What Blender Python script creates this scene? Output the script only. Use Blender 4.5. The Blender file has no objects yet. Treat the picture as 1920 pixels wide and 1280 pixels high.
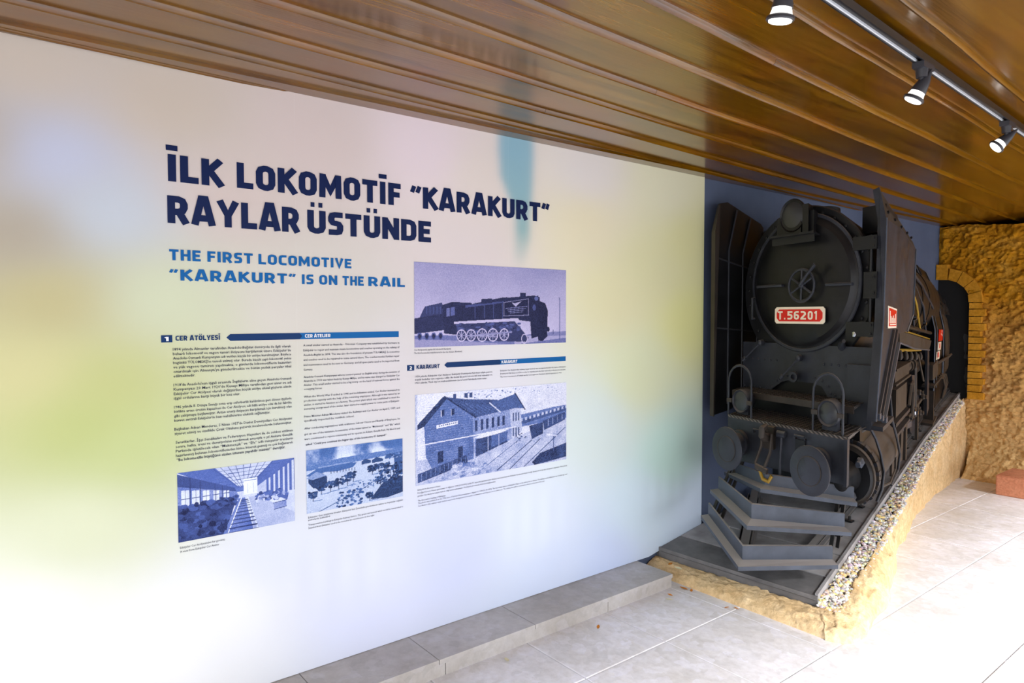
import bpy, bmesh, math, random
import numpy as np
from mathutils import Vector, Matrix, noise
C = bpy.context.scene.collection
R = math.radians
random.seed(7); rng = np.random.RandomState(5)
# ------------------------------------------------------------------ camera, world, light
cam = bpy.data.cameras.new('camera'); cam.sensor_width = 36; cam.lens = 36*1270/1920; cam.clip_start = .02
co = bpy.data.objects.new('camera', cam); C.objects.link(co)
yaw, pit, rol = R(51.806), R(-2.165), R(-.0424)
f = Vector((-math.sin(yaw)*math.cos(pit), math.cos(yaw)*math.cos(pit), math.sin(pit)))
r0 = Vector((math.cos(yaw), math.sin(yaw), 0)); u0 = r0.cross(f)
rr = r0*math.cos(rol)+u0*math.sin(rol); uu = u0*math.cos(rol)-r0*math.sin(rol)
m = Matrix((rr, uu, -f)).transposed().to_4x4(); m.translation = (0, 0, 1.7); co.matrix_world = m
bpy.context.scene.camera = co
vs = bpy.context.scene.view_settings
vs.view_transform = 'Standard'; vs.look = 'None'; vs.gamma = 1; vs.use_curve_mapping = False; vs.exposure = 0.18
W = bpy.data.worlds.new('world'); bpy.context.scene.world = W; W.use_nodes = True
wn = W.node_tree.nodes; wl = W.node_tree.links; bg = wn['Background']; bg.inputs[1].default_value = 2.6
tcw = wn.new('ShaderNodeTexCoord'); sepw = wn.new('ShaderNodeSeparateXYZ'); rw = wn.new('ShaderNodeValToRGB')
wl.new(tcw.outputs['Generated'], sepw.inputs[0]); mrw = wn.new('ShaderNodeMapRange'); mrw.inputs[1].default_value = -1
wl.new(sepw.outputs[2], mrw.inputs[0]); wl.new(mrw.outputs[0], rw.inputs[0]); wl.new(rw.outputs[0], bg.inputs[0])
e = rw.color_ramp.elements; e[0].position = .47; e[0].color = (.62, .60, .56, 1); e[1].position = .52; e[1].color = (1, 1, 1, 1)
x_ = e.new(1.0); x_.color = (.62, .78, 1, 1)
sun = bpy.data.lights.new('sun', 'SUN'); sun.energy = 6.5; sun.angle = R(11); sun.color = (1, .98, .97)
so = bpy.data.objects.new('sun', sun); C.objects.link(so); so.rotation_euler = Vector((1.42, -.30, 1.0)).to_track_quat('Z', 'Y').to_euler()

# ------------------------------------------------------------------ helpers
def lin(c):
    return tuple(((v/255/12.92) if v/255 <= .04045 else ((v/255+.055)/1.055)**2.4) for v in c)
class NT:
    def __init__(s, name, rough=.5, metal=0.0, spec=.5):
        s.m = bpy.data.materials.new(name); s.m.use_nodes = True; s.t = s.m.node_tree; s.b = s.t.nodes['Principled BSDF']
        s.b.inputs['Roughness'].default_value = rough; s.b.inputs['Metallic'].default_value = metal
        s.b.inputs['Specular IOR Level'].default_value = spec
    def n(s, typ, **k):
        x = s.t.nodes.new(typ)
        for a, v in k.items():
            if a in x.inputs.keys(): x.inputs[a].default_value = v
            else: setattr(x, a, v)
        return x
    def l(s, a, b): s.t.links.new(a, b)
    def co(s, scale=(1, 1, 1), kind='Object'):
        tc = s.n('ShaderNodeTexCoord') if kind == 'Object' else None
        mp = s.n('ShaderNodeMapping'); mp.inputs['Scale'].default_value = scale
        if kind == 'World': s.l(s.n('ShaderNodeNewGeometry').outputs['Position'], mp.inputs[0])
        else: s.l(tc.outputs['Object'], mp.inputs[0])
        return mp.outputs[0]
    def noise(s, co, scale, detail=4, rough=.55, dist=0.):
        x = s.n('ShaderNodeTexNoise', Scale=scale, Detail=detail, Roughness=rough, Distortion=dist); s.l(co, x.inputs['Vector']); return x.outputs[0]
    def ramp(s, f, stops):
        x = s.n('ShaderNodeValToRGB'); s.l(f, x.inputs[0]); el = x.color_ramp.elements
        el[0].position, el[0].color = stops[0][0], (*stops[0][1], 1); el[1].position, el[1].color = stops[-1][0], (*stops[-1][1], 1)
        for p, c in stops[1:-1]: q = el.new(p); q.color = (*c, 1)
        return x.outputs[0]
    def mix(s, f, a, b, mode='MIX'):
        x = s.n('ShaderNodeMix', data_type='RGBA', blend_type=mode)
        for v, i in ((f, 0), (a, 6), (b, 7)):
            if isinstance(v, (int, float)): x.inputs[i].default_value = v
            elif isinstance(v, tuple): x.inputs[i].default_value = (*v, 1)
            else: s.l(v, x.inputs[i])
        return x.outputs[2]
    def color(s, c):
        if isinstance(c, tuple): s.b.inputs['Base Color'].default_value = (*c, 1)
        else: s.l(c, s.b.inputs['Base Color'])
    def bump(s, h, st=.3, d=.01):
        x = s.n('ShaderNodeBump', Strength=st, Distance=d); s.l(h, x.inputs['Height']); s.l(x.outputs[0], s.b.inputs['Normal'])
def plain(name, c, rough=.5, metal=0, spec=.5):
    q = NT(name, rough, metal, spec); q.color(c); return q.m
def black_metal(name, base, dust, amt=.8, rough=.42):
    q = NT(name, rough, 0, .32); co_ = q.co(kind='World'); n1 = q.noise(co_, 7, 6); n2 = q.noise(co_, 60, 3)
    g = q.n('ShaderNodeNewGeometry'); sp = q.n('ShaderNodeSeparateXYZ'); q.l(g.outputs['Normal'], sp.inputs[0])
    mr = q.n('ShaderNodeMapRange'); mr.inputs[1].default_value = .35; mr.inputs[2].default_value = .95; mr.inputs[4].default_value = amt; q.l(sp.outputs[2], mr.inputs[0])
    a = q.ramp(n1, [(.3, base), (.75, tuple(v*1.9+.004 for v in base))])
    c = q.mix(mr.outputs[0], a, dust); q.color(c)
    rr_ = q.n('ShaderNodeMapRange'); rr_.inputs[3].default_value = rough-.12; rr_.inputs[4].default_value = rough+.2; q.l(n1, rr_.inputs[0]); q.l(rr_.outputs[0], q.b.inputs['Roughness'])
    q.bump(n2, .12, .004); return q.m
def vcol_mat(name, rough=.5, spec=.3):
    q = NT(name, rough, 0, spec); a = q.n('ShaderNodeVertexColor', layer_name='Col'); q.color(a.outputs[0]); return q.m
class MB:
    def __init__(s): s.v = []; s.f = []
    def add(s, vs_, fs):
        o = len(s.v); s.v += [tuple(map(float, p)) for p in vs_]; s.f += [tuple(i+o for i in q) for q in fs]; return s
    def box(s, a, b, rot=None):
        x0, y0, z0 = a; x1, y1, z1 = b
        return s.add([(x0, y0, z0), (x1, y0, z0), (x1, y1, z0), (x0, y1, z0), (x0, y0, z1), (x1, y0, z1), (x1, y1, z1), (x0, y1, z1)],
                     [(0, 3, 2, 1), (4, 5, 6, 7), (0, 1, 5, 4), (1, 2, 6, 5), (2, 3, 7, 6), (3, 0, 4, 7)])
    def hexa(s, p): return s.add(p, [(0, 3, 2, 1), (4, 5, 6, 7), (0, 1, 5, 4), (1, 2, 6, 5), (2, 3, 7, 6), (3, 0, 4, 7)])
    def prism(s, poly, d):      # poly: list of 3D pts, extruded by vector d
        n = len(poly); q = [tuple(p) for p in poly]+[tuple(np.add(p, d)) for p in poly]
        return s.add(q, [tuple(range(n))[::-1], tuple(range(n, 2*n))]+[(i, (i+1) % n, (i+1) % n+n, i+n) for i in range(n)])
    def tube(s, pts, r, n=8, cap=True):
        pts = [np.array(p, float) for p in pts]; rs = r if isinstance(r, (list, tuple)) else [r]*len(pts); rings = []; ref = None
        for i, p in enumerate(pts):
            t = pts[min(i+1, len(pts)-1)]-pts[max(i-1, 0)]; t /= max(np.linalg.norm(t), 1e-9)
            if ref is None: ref = np.array((0, 0, 1.)) if abs(t[2]) < .9 else np.array((1., 0, 0))
            u = ref-t*(ref@t) if i else np.cross(t, ref); u /= np.linalg.norm(u); v = np.cross(t, u); ref = u
            rings += [tuple(p+rs[i]*(u*math.cos(2*math.pi*k/n)+v*math.sin(2*math.pi*k/n))) for k in range(n)]
        fs = [(i*n+k, i*n+(k+1) % n, (i+1)*n+(k+1) % n, (i+1)*n+k) for i in range(len(pts)-1) for k in range(n)]
        if cap: fs += [tuple(range(n))[::-1], tuple((len(pts)-1)*n+k for k in range(n))]
        return s.add(rings, fs)
    def lathe(s, c, axis, prof, n=32, ref=None):   # prof: (dist along axis, radius)
        ax = np.array(axis, float); ax /= np.linalg.norm(ax); rf = np.array(ref or ((0, 0, 1) if abs(ax[2]) < .9 else (1, 0, 0)), float)
        u = np.cross(ax, rf); u /= np.linalg.norm(u); v = np.cross(ax, u); c = np.array(c, float); V = []; F = []
        for d, r in prof: V += [tuple(c+ax*d+r*(u*math.cos(2*math.pi*k/n)+v*math.sin(2*math.pi*k/n))) for k in range(n)]
        for i in range(len(prof)-1):
            F += [(i*n+k, i*n+(k+1) % n, (i+1)*n+(k+1) % n, (i+1)*n+k) for k in range(n)]
        if prof[0][1] > 1e-4: F.append(tuple(range(n))[::-1])
        if prof[-1][1] > 1e-4: F.append(tuple((len(prof)-1)*n+k for k in range(n)))
        return s.add(V, F)
def finish(name, V, F, mat, parent=None, smooth=35, cut=False, wallx=-2.953):
    me = bpy.data.meshes.new(name); me.from_pydata(V, [], F)
    bm = bmesh.new(); bm.from_mesh(me)
    bmesh.ops.remove_doubles(bm, verts=bm.verts, dist=1e-5)
    if cut: bmesh.ops.bisect_plane(bm, geom=bm.verts[:]+bm.edges[:]+bm.faces[:], plane_co=(wallx, 0, 0), plane_no=(-1, 0, 0), clear_outer=True)
    bmesh.ops.recalc_face_normals(bm, faces=bm.faces); bm.to_mesh(me); bm.free()
    if smooth:
        me.polygons.foreach_set('use_smooth', [True]*len(me.polygons)); me.set_sharp_from_angle(angle=R(smooth))
    me.materials.append(mat); o = bpy.data.objects.new(name, me); C.objects.link(o); o.parent = parent; return o
def obj(name, mb, mat, parent=None, smooth=35): return finish(name, mb.v, mb.f, mat, parent, smooth)
def thing(name, label, cat, loc=(0, 0, 0), group=None):
    o = bpy.data.objects.new(name, None); C.objects.link(o); o.location = loc; o.empty_display_size = .1; return tag(o, label, cat, group)
def tag(o, label, cat, group=None):
    o['label'] = label; o['category'] = cat
    if group: o['group'] = group
    return o
def struct(o): o['kind'] = 'structure'; return o
def grid_mesh(name, P, col, mat, parent=None, smooth=True):   # P: (n,m,3) array, col (n,m,3) linear or None
    n, mm = P.shape[:2]; idx = np.arange(n*mm).reshape(n, mm)
    F = np.stack([idx[:-1, :-1], idx[1:, :-1], idx[1:, 1:], idx[:-1, 1:]], -1).reshape(-1, 4)
    me = bpy.data.meshes.new(name); me.vertices.add(n*mm); me.vertices.foreach_set('co', P.reshape(-1).astype(np.float32))
    me.loops.add(len(F)*4); me.loops.foreach_set('vertex_index', F.reshape(-1).astype(np.int32))
    me.polygons.add(len(F)); me.polygons.foreach_set('loop_start', np.arange(0, len(F)*4, 4, dtype=np.int32)); me.polygons.foreach_set('use_smooth', [smooth]*len(F))
    me.update(calc_edges=True)
    if col is not None:
        ca = me.color_attributes.new('Col', 'FLOAT_COLOR', 'POINT'); ca.data.foreach_set('color', np.concatenate([col.reshape(-1, 3), np.ones((n*mm, 1))], 1).reshape(-1).astype(np.float32))
    me.materials.append(mat); o = bpy.data.objects.new(name, me); C.objects.link(o); o.parent = parent; return o
WX = -2.954
H_C = 2.69

# ------------------------------------------------------------------ materials
# varnished plank wood
def wood(name):
    q = NT(name, .27); c0 = q.co((9, .55, 9)); oi = q.n('ShaderNodeObjectInfo'); ad = q.n('ShaderNodeVectorMath', operation='ADD'); q.l(c0, ad.inputs[0])
    mu = q.n('ShaderNodeVectorMath', operation='SCALE'); mu.inputs[3].default_value = 37.; cx = q.n('ShaderNodeCombineXYZ'); q.l(oi.outputs['Random'], cx.inputs[0]); q.l(oi.outputs['Random'], cx.inputs[1]); q.l(cx.outputs[0], mu.inputs[0]); q.l(mu.outputs[0], ad.inputs[1])
    g = q.noise(ad.outputs[0], 2.2, 7, .6, .6); blot = q.noise(q.co((1.5, .8, 1)), 2.5, 5, .6); fine = q.noise(q.co((60, 2.5, 60)), 3, 4)
    a = q.ramp(g, [(.25, lin((64, 39, 2))), (.5, lin((104, 67, 2))), (.8, lin((134, 93, 8)))])
    b = q.ramp(blot, [(.45, (1, 1, 1)), (.72, (1.22, .84, .6))])
    col = q.mix(.8, a, b, 'MULTIPLY')
    kn = q.n('ShaderNodeTexVoronoi', Scale=1.0, feature='DISTANCE_TO_EDGE' if False else 'F1'); q.l(q.co((4.5, 1.9, 1)), kn.inputs['Vector'])
    k2 = q.ramp(kn.outputs['Distance'], [(.03, (.3, .22, .16)), (.12, (1, 1, 1))]); col = q.mix(.75, col, k2, 'MULTIPLY')
    col = q.mix(.35, col, q.ramp(fine, [(.3, (.6, .6, .6)), (.7, (1.2, 1.2, 1.2))]), 'MULTIPLY')
    q.color(col); q.bump(q.noise(q.co((40, 1.5, 40)), 3, 3), .12, .004)
    rg = q.n('ShaderNodeMapRange'); rg.inputs[3].default_value = .14; rg.inputs[4].default_value = .30; q.b.inputs['Coat Weight'].default_value = .5; q.b.inputs['Coat Roughness'].default_value = .12; q.l(blot, rg.inputs[0]); q.l(rg.outputs[0], q.b.inputs['Roughness']); return q.m
M_wood = wood('varnished_wood')
def stone_floor(name, lo, hi):
    q = NT(name, .55); co_ = q.co(kind='World'); v = q.n('ShaderNodeTexVoronoi', Scale=17.); wv = q.n('ShaderNodeVectorMath', operation='ADD'); q.l(co_, wv.inputs[0])
    ns = q.n('ShaderNodeTexNoise', Scale=9., Detail=3.); q.l(co_, ns.inputs['Vector']); sc = q.n('ShaderNodeVectorMath', operation='SCALE'); sc.inputs[3].default_value = .12; q.l(ns.outputs['Color'], sc.inputs[0]); q.l(sc.outputs[0], wv.inputs[1]); q.l(wv.outputs[0], v.inputs['Vector'])
    n1 = q.noise(co_, 2.2, 6, .6); n2 = q.noise(co_, 26, 5, .65)
    hs = q.n('ShaderNodeSeparateColor'); q.l(v.outputs['Color'], hs.inputs[0])
    a = q.ramp(n1, [(.3, lo), (.7, hi)]); a = q.mix(.6, a, q.ramp(hs.outputs[0], [(0, (.86, .84, .82)), (.5, (1., .97, .94)), (1, (1.06, 1.05, 1.10))]), 'MULTIPLY')
    a = q.mix(.55, a, q.ramp(n2, [(.3, (.8, .78, .76)), (.62, (1.06, 1.06, 1.06))]), 'MULTIPLY')
    q.color(a); q.bump(v.outputs['Distance'], .2, .006); return q.m
M_tile = stone_floor('stamped_stone_tile', lin((216, 214, 214)), lin((240, 241, 250)))
M_step = stone_floor('stone_step', lin((170, 164, 158)), lin((200, 198, 198)))
M_grout = plain('grout', lin((214, 214, 218)), .8)
def paint_wall():
    q = NT('slate_blue_paint', .75, 0, .2); c_ = q.co(kind='World'); n = q.noise(c_, 1.5, 4)
    q.color(q.ramp(n, [(.3, lin((80, 92, 118))), (.7, lin((95, 107, 134)))])); q.bump(q.noise(c_, 90, 3), .35, .003); return q.m
M_blue = paint_wall()
def rocky(name, stops, fine, bs=1.0):
    q = NT(name, .9, 0, .15); c_ = q.co(kind='World'); n = q.noise(c_, 5, 8, .62); n2 = q.noise(c_, fine, 5, .7)
    a = q.ramp(n, stops)
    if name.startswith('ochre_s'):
        g = q.n('ShaderNodeNewGeometry'); sp = q.n('ShaderNodeSeparateXYZ'); q.l(g.outputs['Position'], sp.inputs[0]); mr = q.n('ShaderNodeMapRange'); mr.inputs[1].default_value = 1.9; mr.inputs[2].default_value = .3; mr.inputs[4].default_value = .8; q.l(sp.outputs[2], mr.inputs[0]); a = q.mix(mr.outputs[0], a, lin((236, 204, 150)))  # paler towards the foot: pale haze and ceiling shade put into the rock colour
    a = q.mix(.65, a, q.ramp(n2, [(.3, (.62, .55, .45)), (.62, (1.12, 1.1, 1.08))]), 'MULTIPLY'); q.color(a); q.bump(n2, .7*bs, .02); return q.m
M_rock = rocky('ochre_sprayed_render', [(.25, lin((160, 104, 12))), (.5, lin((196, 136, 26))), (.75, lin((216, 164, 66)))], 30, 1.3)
M_stone = rocky('ochre_cut_stone', [(.25, lin((188, 128, 26))), (.75, lin((216, 158, 56)))], 40, .35)
M_sand = rocky('sand_coloured_render', [(.25, lin((218, 182, 130))), (.5, lin((232, 204, 158))), (.8, lin((242, 220, 182)))], 30, .8)
M_blk = black_metal('black_locomotive_paint', (.0055, .0058, .007), lin((92, 84, 78)), .75, .40)
M_door = black_metal('satin_black_paint', (.004, .004, .0048), lin((70, 64, 60)), .5, .36)
M_grey = black_metal('dark_slate_paint', (.019, .021, .028), lin((118, 110, 104)), .85, .38)
M_dusty = black_metal('dusty_brown_black_steel', (.030, .024, .020), lin((124, 110, 98)), .9, .5)
M_cow = black_metal('blue_grey_steel', (.042, .050, .068), lin((176, 170, 166)), .95, .35)
M_chrome = plain('worn_bright_steel', (.55, .56, .6), .2, 1)
M_white = plain('cream_enamel', lin((240, 226, 205)), .4)
M_red = plain('red_enamel', lin((214, 14, 12)), .35)
M_yel = plain('yellow_paint', lin((150, 118, 30)), .5)
M_glass = plain('dusty_lamp_glass', (.028, .03, .033), .3)
M_slee = None
def concrete(name, lo, hi):
    q = NT(name, .6); c_ = q.co(kind='World'); n = q.noise(c_, 6, 6, .6); q.color(q.ramp(n, [(.3, lo), (.72, hi)])); q.bump(q.noise(c_, 40, 4), .25, .006); return q.m
M_slee = concrete('grey_sleeper_paint', lin((140, 137, 136)), lin((188, 186, 188)))
M_plat = concrete('dark_platform_paint', lin((88, 87, 88)), lin((128, 126, 126)))
M_rail = black_metal('rail_steel', (.05, .049, .05), lin((165, 160, 156)), .8, .4)
M_black = plain('tunnel_black', (.006, .006, .007), .8)
M_print = vcol_mat('printed_vinyl', .5, .15)
M_photo = vcol_mat('printed_photograph', .5, .15)
M_navy = plain('navy_ink', lin((10, 28, 72)), .45, 0, .15); M_cyan = plain('blue_ink', lin((6, 92, 158)), .45, 0, .15)
M_deep = plain('deep_blue_ink', lin((8, 48, 98)), .45, 0, .15); M_ink = plain('dark_text_ink', lin((40, 46, 74)), .5, 0, .15); M_pap = plain('white_ink', lin((225, 228, 230)), .5)

# ------------------------------------------------------------------ setting: floor, step, ceiling, walls
fl = struct(finish('floor', *(lambda b: (b.v, b.f))(MB().box((-3.2, -2.6, -.12), (7, 12, -.004))), M_grout, None, 0))
tm = {}
T = .58
for i in range(-1, 9):
    for j in range(-3, 15):
        x0 = -2.235+T*i; y0 = 2.78+T*(j-4); g = .0035
        if x0+T > 3.1 or y0 < -1.5: continue
        x0c = x0
        w_ = T; k = 'a'
        if i == -1: x0c = -2.95; w_ = -2.235+2.95; k = 'b'
        if k not in tm:
            b = MB().box((g, g, -.012), (w_-g, T-g, 0)); o = obj('tile', b, M_tile, fl, 0)
            bv = bmesh.new(); bv.from_mesh(o.data); bmesh.ops.bevel(bv, geom=[e for e in bv.edges if all(v.co.z > -.001 for v in e.verts)], offset=.003, segments=1, affect='EDGES'); bv.to_mesh(o.data); bv.free(); tm[k] = o
        else: o = tm[k].copy(); C.objects.link(o)
        o.location = (x0c, y0, rng.uniform(-.0012, .0012)); o.parent = fl
# stone kerb step along the wall
st = thing('stone_step', 'low stone step running along the foot of the printed panel', 'step', (-2.80, 0, 0))
ys = [-1.63, -.46, .55, 1.10, 1.66, 2.25, 3.375]
for a, b in zip(ys, ys[1:]):
    mb = MB().box((-2.97+2.80, a+.002, .062), (-2.664+2.80, b-.002, .086))
    o = obj('top_slab', mb, M_step, st, 0)
ys = [-1.6, -.5, .6, 1.7, 2.803, 3.375]
for a, b in zip(ys, ys[1:]):
    obj('riser_slab', MB().box((-2.95+2.80, a+.002, -.0), (-2.672+2.80, b-.002, .0615)), M_step, st, 0)
# ceiling
ce = struct(finish('ceiling', *(lambda b: (b.v, b.f))(MB().box((-3.2, -2.6, H_C+.03), (1.90, 9.8, H_C+.12))), plain('dark_ceiling_void', lin((40, 24, 10)), .8), None, 0))
sl = -.052
def cx_(k, y): return -2.02+.262*k+sl*(y-3)
YA, YB = -2.5, 9.0
for k in range(-4, 15):
    a0, a1, b0, b1 = cx_(k, YA), cx_(k+1, YA), cx_(k, YB), cx_(k+1, YB)
    g = .004; xs0 = [a0+g, a0+.012, a1-.014, a1-g]; xs1 = [b0+g, b0+.012, b1-.014, b1-g]; zz = [.012, 0, 0, .012]
    V = []; 
    nseg = 12
    for s_ in range(nseg+1):
        t = s_/nseg; y = YA+(YB-YA)*t
        for i in range(4): V.append((xs0[i]*(1-t)+xs1[i]*t, y, H_C+zz[i]+.0015*math.sin(k*5+t*9)))
        for i in (3, 0): V.append((xs0[i]*(1-t)+xs1[i]*t, y, H_C+.028))
    F = [(s_*6+i, s_*6+(i+1) % 6, (s_+1)*6+(i+1) % 6, (s_+1)*6+i) for s_ in range(nseg) for i in range(6)]+[(0, 1, 2, 3, 4, 5), tuple(nseg*6+i for i in range(6))]
    V = [(max(v[0], -2.99), v[1], v[2]) for v in V]
    if k >= -4: finish('plank', V, F, M_wood, ce, 30)
    # rounded cover bead on each joint, in lengths
    cuts = [YA, rng.uniform(-1, 1.5), rng.uniform(3, 5), rng.uniform(6, 7.5), YB] if k % 2 else [YA, rng.uniform(1.2, 2.8), rng.uniform(4.5, 6.5), YB]
    for c0, c1 in zip(cuts, cuts[1:]):
        V = []; pr = [(-.017, .001), (-.0155, -.006), (-.009, -.008), (-.006, -.015), (.002, -.019), (.010, -.015), (.013, -.006), (.017, .001)]; n2 = 10
        for s_ in range(n2+1):
            y = c0+(c1-c0)*s_/n2-.002*(s_ == n2); wv = .0035*math.sin(y*2.3+k*2)+.002*math.sin(y*6.1+k)
            V += [(cx_(k, y)+p[0]+wv, y, H_C+p[1]) for p in pr]
        if max(v[0] for v in V) < -2.93: continue
        V = [(max(v[0], -2.99), v[1], v[2]) for v in V]; n_ = len(pr)
        F = [(s_*n_+i, s_*n_+(i+1) % n_, (s_+1)*n_+(i+1) % n_, (s_+1)*n_+i) for s_ in range(n2) for i in range(n_)]+[tuple(range(n_)), tuple(n2*n_+i for i in range(n_))]
        finish('cover_bead', V, F, M_wood, ce, 50)
tr = finish('trim_1', *(lambda b: (b.v, b.f))(MB().hexa([(-2.975, -2.5, H_C-.012), (-2.865, -2.5, H_C-.012), (-2.875, 8.34, H_C-.012), (-2.975, 8.34, H_C-.012), (-2.975, -2.5, H_C+.004), (-2.865, -2.5, H_C+.004), (-2.875, 8.34, H_C+.004), (-2.975, 8.34, H_C+.004)])), M_wood, None, 0); struct(tr)
# left wall behind the print
struct(finish('wall_sky_closure', *(lambda b: (b.v, b.f))(MB().box((-2.2, 8.75, 0), (2.3, 8.85, H_C+.12)).box((-3.15, 9.6, 0), (-2.2, 9.7, H_C+.12)).box((-2.3, 8.75, 0), (-2.2, 9.7, H_C+.12))), plain('dark_back', (.05, .035, .02), .9), None, 0))  # dark boxes added behind the rock to block the bright sky gap
struct(finish('wall_left', *(lambda b: (b.v, b.f))(MB().box((-3.15, -2.6, -.01), (-2.976, 9.7, H_C+.12))), M_blue, None, 0))

# ------------------------------------------------------------------ printed panel
pan = thing('information_panel', 'large printed museum panel in pale pastel colours along the left wall', 'panel', (WX, 1.5, .09))
samp = [((.15, 2.59), (198, 187, 176)), ((.58, 2.52), (198, 186, 174)), ((1.2, 2.5), (206, 192, 190)), ((1.8, 2.53), (222, 208, 216)), ((2.9, 2.57), (224, 218, 216)), ((3.64, 2.56), (226, 224, 196)), ((3.9, 1.67), (228, 228, 160)), ((3.39, 1.32), (220, 226, 190)),
 ((3.7, .76), (200, 232, 222)), ((3.4, .44), (216, 236, 250)), ((.22, 2.28), (186, 194, 222)), ((.39, 2.09), (188, 198, 212)), ((.12, 2.0), (168, 158, 142)), ((.0, 2.3), (176, 166, 152)), ((.21, 1.76), (186, 178, 132)), ((.14, 1.5), (204, 200, 150)), ((.37, 1.44), (186, 192, 130)), ((.3, 1.3), (182, 192, 124)),
 ((.46, 1.20), (188, 200, 140)), ((.56, 1.77), (200, 208, 180)), ((1.12, 1.75), (206, 202, 196)), ((1.47, .39), (218, 224, 250)), ((.74, .46), (236, 238, 244)), ((1.93, .5), (208, 216, 246)), ((2.48, .45), (222, 232, 250)), ((3.13, 1.84), (222, 218, 178)), ((2.9, 2.25), (226, 218, 188)), ((2.1, 2.44), (218, 208, 202)),
 ((.28, .89), (214, 220, 190)), ((.12, .63), (240, 242, 236)), ((.44, .33), (246, 247, 248)), ((.9, 1.2), (200, 206, 190)), ((1.2, 1.0), (206, 210, 222)), ((1.0, .65), (214, 220, 234)), ((3.0, 1.0), (212, 226, 226)), ((2.2, 1.2), (216, 216, 226)), ((3.9, 2.2), (226, 224, 170)), ((4.0, .3), (214, 230, 250)), ((2.0, 2.0), (214, 204, 204)), ((1.6, 1.4), (210, 206, 210)), ((.8, 2.2), (204, 190, 186)), ((3.5, 2.0), (222, 220, 176)), ((-.8, 1.5), (196, 190, 150)), ((-.8, .4), (240, 240, 240)), ((-.8, 2.5), (190, 178, 166)), ((3.1, .15), (206, 220, 252)), ((2.6, .2), (214, 226, 252))]  # lower left samples whitened: white haze put into the print colour
SP = np.array([s[0] for s in samp]); SC = np.array([lin(s[1]) for s in samp])
def panel_color(Y, Z):
    d2 = (Y[..., None]-SP[:, 0])**2*.8+(Z[..., None]-SP[:, 1])**2*1.3+.02
    w = 1/d2**1.8; c = (w[..., None]*SC).sum(-2)/w.sum(-1)[..., None]
    # teal brush stroke
    zz = np.array([1.95, 2.0, 2.13, 2.27, 2.32, 2.46, 2.6, 2.72]); cen = np.array([2.38, 2.382, 2.40, 2.40, 2.39, 2.36, 2.355, 2.355]); hw = np.array([.03, .04, .05, .05, .075, .115, .125, .122])
    cc = np.interp(Z, zz, cen); ww = np.interp(Z, zz, hw); soft = .035
    s_ = 1/(1+np.exp((np.abs(Y-cc)-ww)/soft*2.6)); s_ *= np.clip((Z-1.96)/.22, 0, 1)*.85
    t = np.clip((Z-2.1)/.5, 0, 1)[..., None]; teal = np.array(lin((120, 168, 172)))*(1-t)+np.array(lin((116, 170, 192)))*t
    c = c*(1-s_[..., None])+teal*s_[..., None]
    return c
def fbm(Y, Z, f0, seed, oct_=4):
    r = np.random.RandomState(seed); o = np.zeros_like(Y)
    for k in range(oct_):
        for j in range(5):
            a = r.uniform(0, 6.28); ph = r.uniform(0, 6.28); f = f0*2**k*r.uniform(.7, 1.4)
            o += np.sin(f*(Y*math.cos(a)+Z*math.sin(a))+ph+1.3*np.sin(f*.7*(Z*math.cos(a)-Y*math.sin(a))+ph*2))/2**k
    return o/5
ze = lambda y: .088+max(0, y-3.49)*.18
bounds = [-1.27, -.08, 1.11, 2.30, 3.49, 4.06]
for a, b in zip(bounds, bounds[1:]):
    ny = max(6, int((b-a)/.022)); nz = 120
    yy = np.linspace(a+.0001, b-.0001, ny); tt = np.linspace(0, 1, nz); zb = np.array([ze(y) for y in yy])
    Yg, Tg = np.meshgrid(yy, tt, indexing='ij'); Zg = zb[:, None]+(2.688-zb[:, None])*Tg
    c = panel_color(Yg, Zg)
    n_ = fbm(Yg, Zg, 3.2, 3); fd = np.clip((1.0-Zg)/.7, 0, 1)
    c = c*(1+.02*n_[..., None]*(1+fd[..., None]))
    # ghosted drawing of a train in the background of the print
    gh = (np.sin(Yg*46)*np.clip(np.sin(Yg*5.3+1)+.2, 0, 1)*np.clip((.75-Zg)/.2, 0, 1)*np.clip((Zg-.3)/.2, 0, 1))
    c = np.clip(c*(1-.022*gh[..., None]), 0, 1)
    P = np.stack([np.full_like(Yg, 0), Yg-1.5, Zg-.09], -1)
    Pb = P[::(ny-1), ::(nz-1)].copy()
    o = grid_mesh('board', P, c, M_print, pan)
    # board body (thickness)
    mb = MB(); p = [P[0, 0], P[-1, 0], P[-1, -1], P[0, -1]]; mb.prism([(-.0215, q[1], q[2]) for q in p], (.021, 0, 0))
    obj('board_core', mb, M_pap, o, 0)

def wall_grid(name, y0, y1, z0, z1, col, parent, dx=.0016):      # picture: col rows top->bottom
    n, mm = col.shape[:2]; yy = np.linspace(y0, y1, mm); zz = np.linspace(z1, z0, n)
    Zg, Yg = np.meshgrid(zz, yy, indexing='ij'); P = np.stack([np.full_like(Yg, dx), Yg-1.5, Zg-.09], -1)
    return grid_mesh(name, P[::-1], col[::-1], M_photo, parent)
def wall_poly(name, pts, mat, parent, dx=.0012):
    return obj(name, MB().prism([(0.0004, y-1.5, z-.09) for y, z in pts], (dx, 0, 0)), mat, parent, 0)
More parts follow.
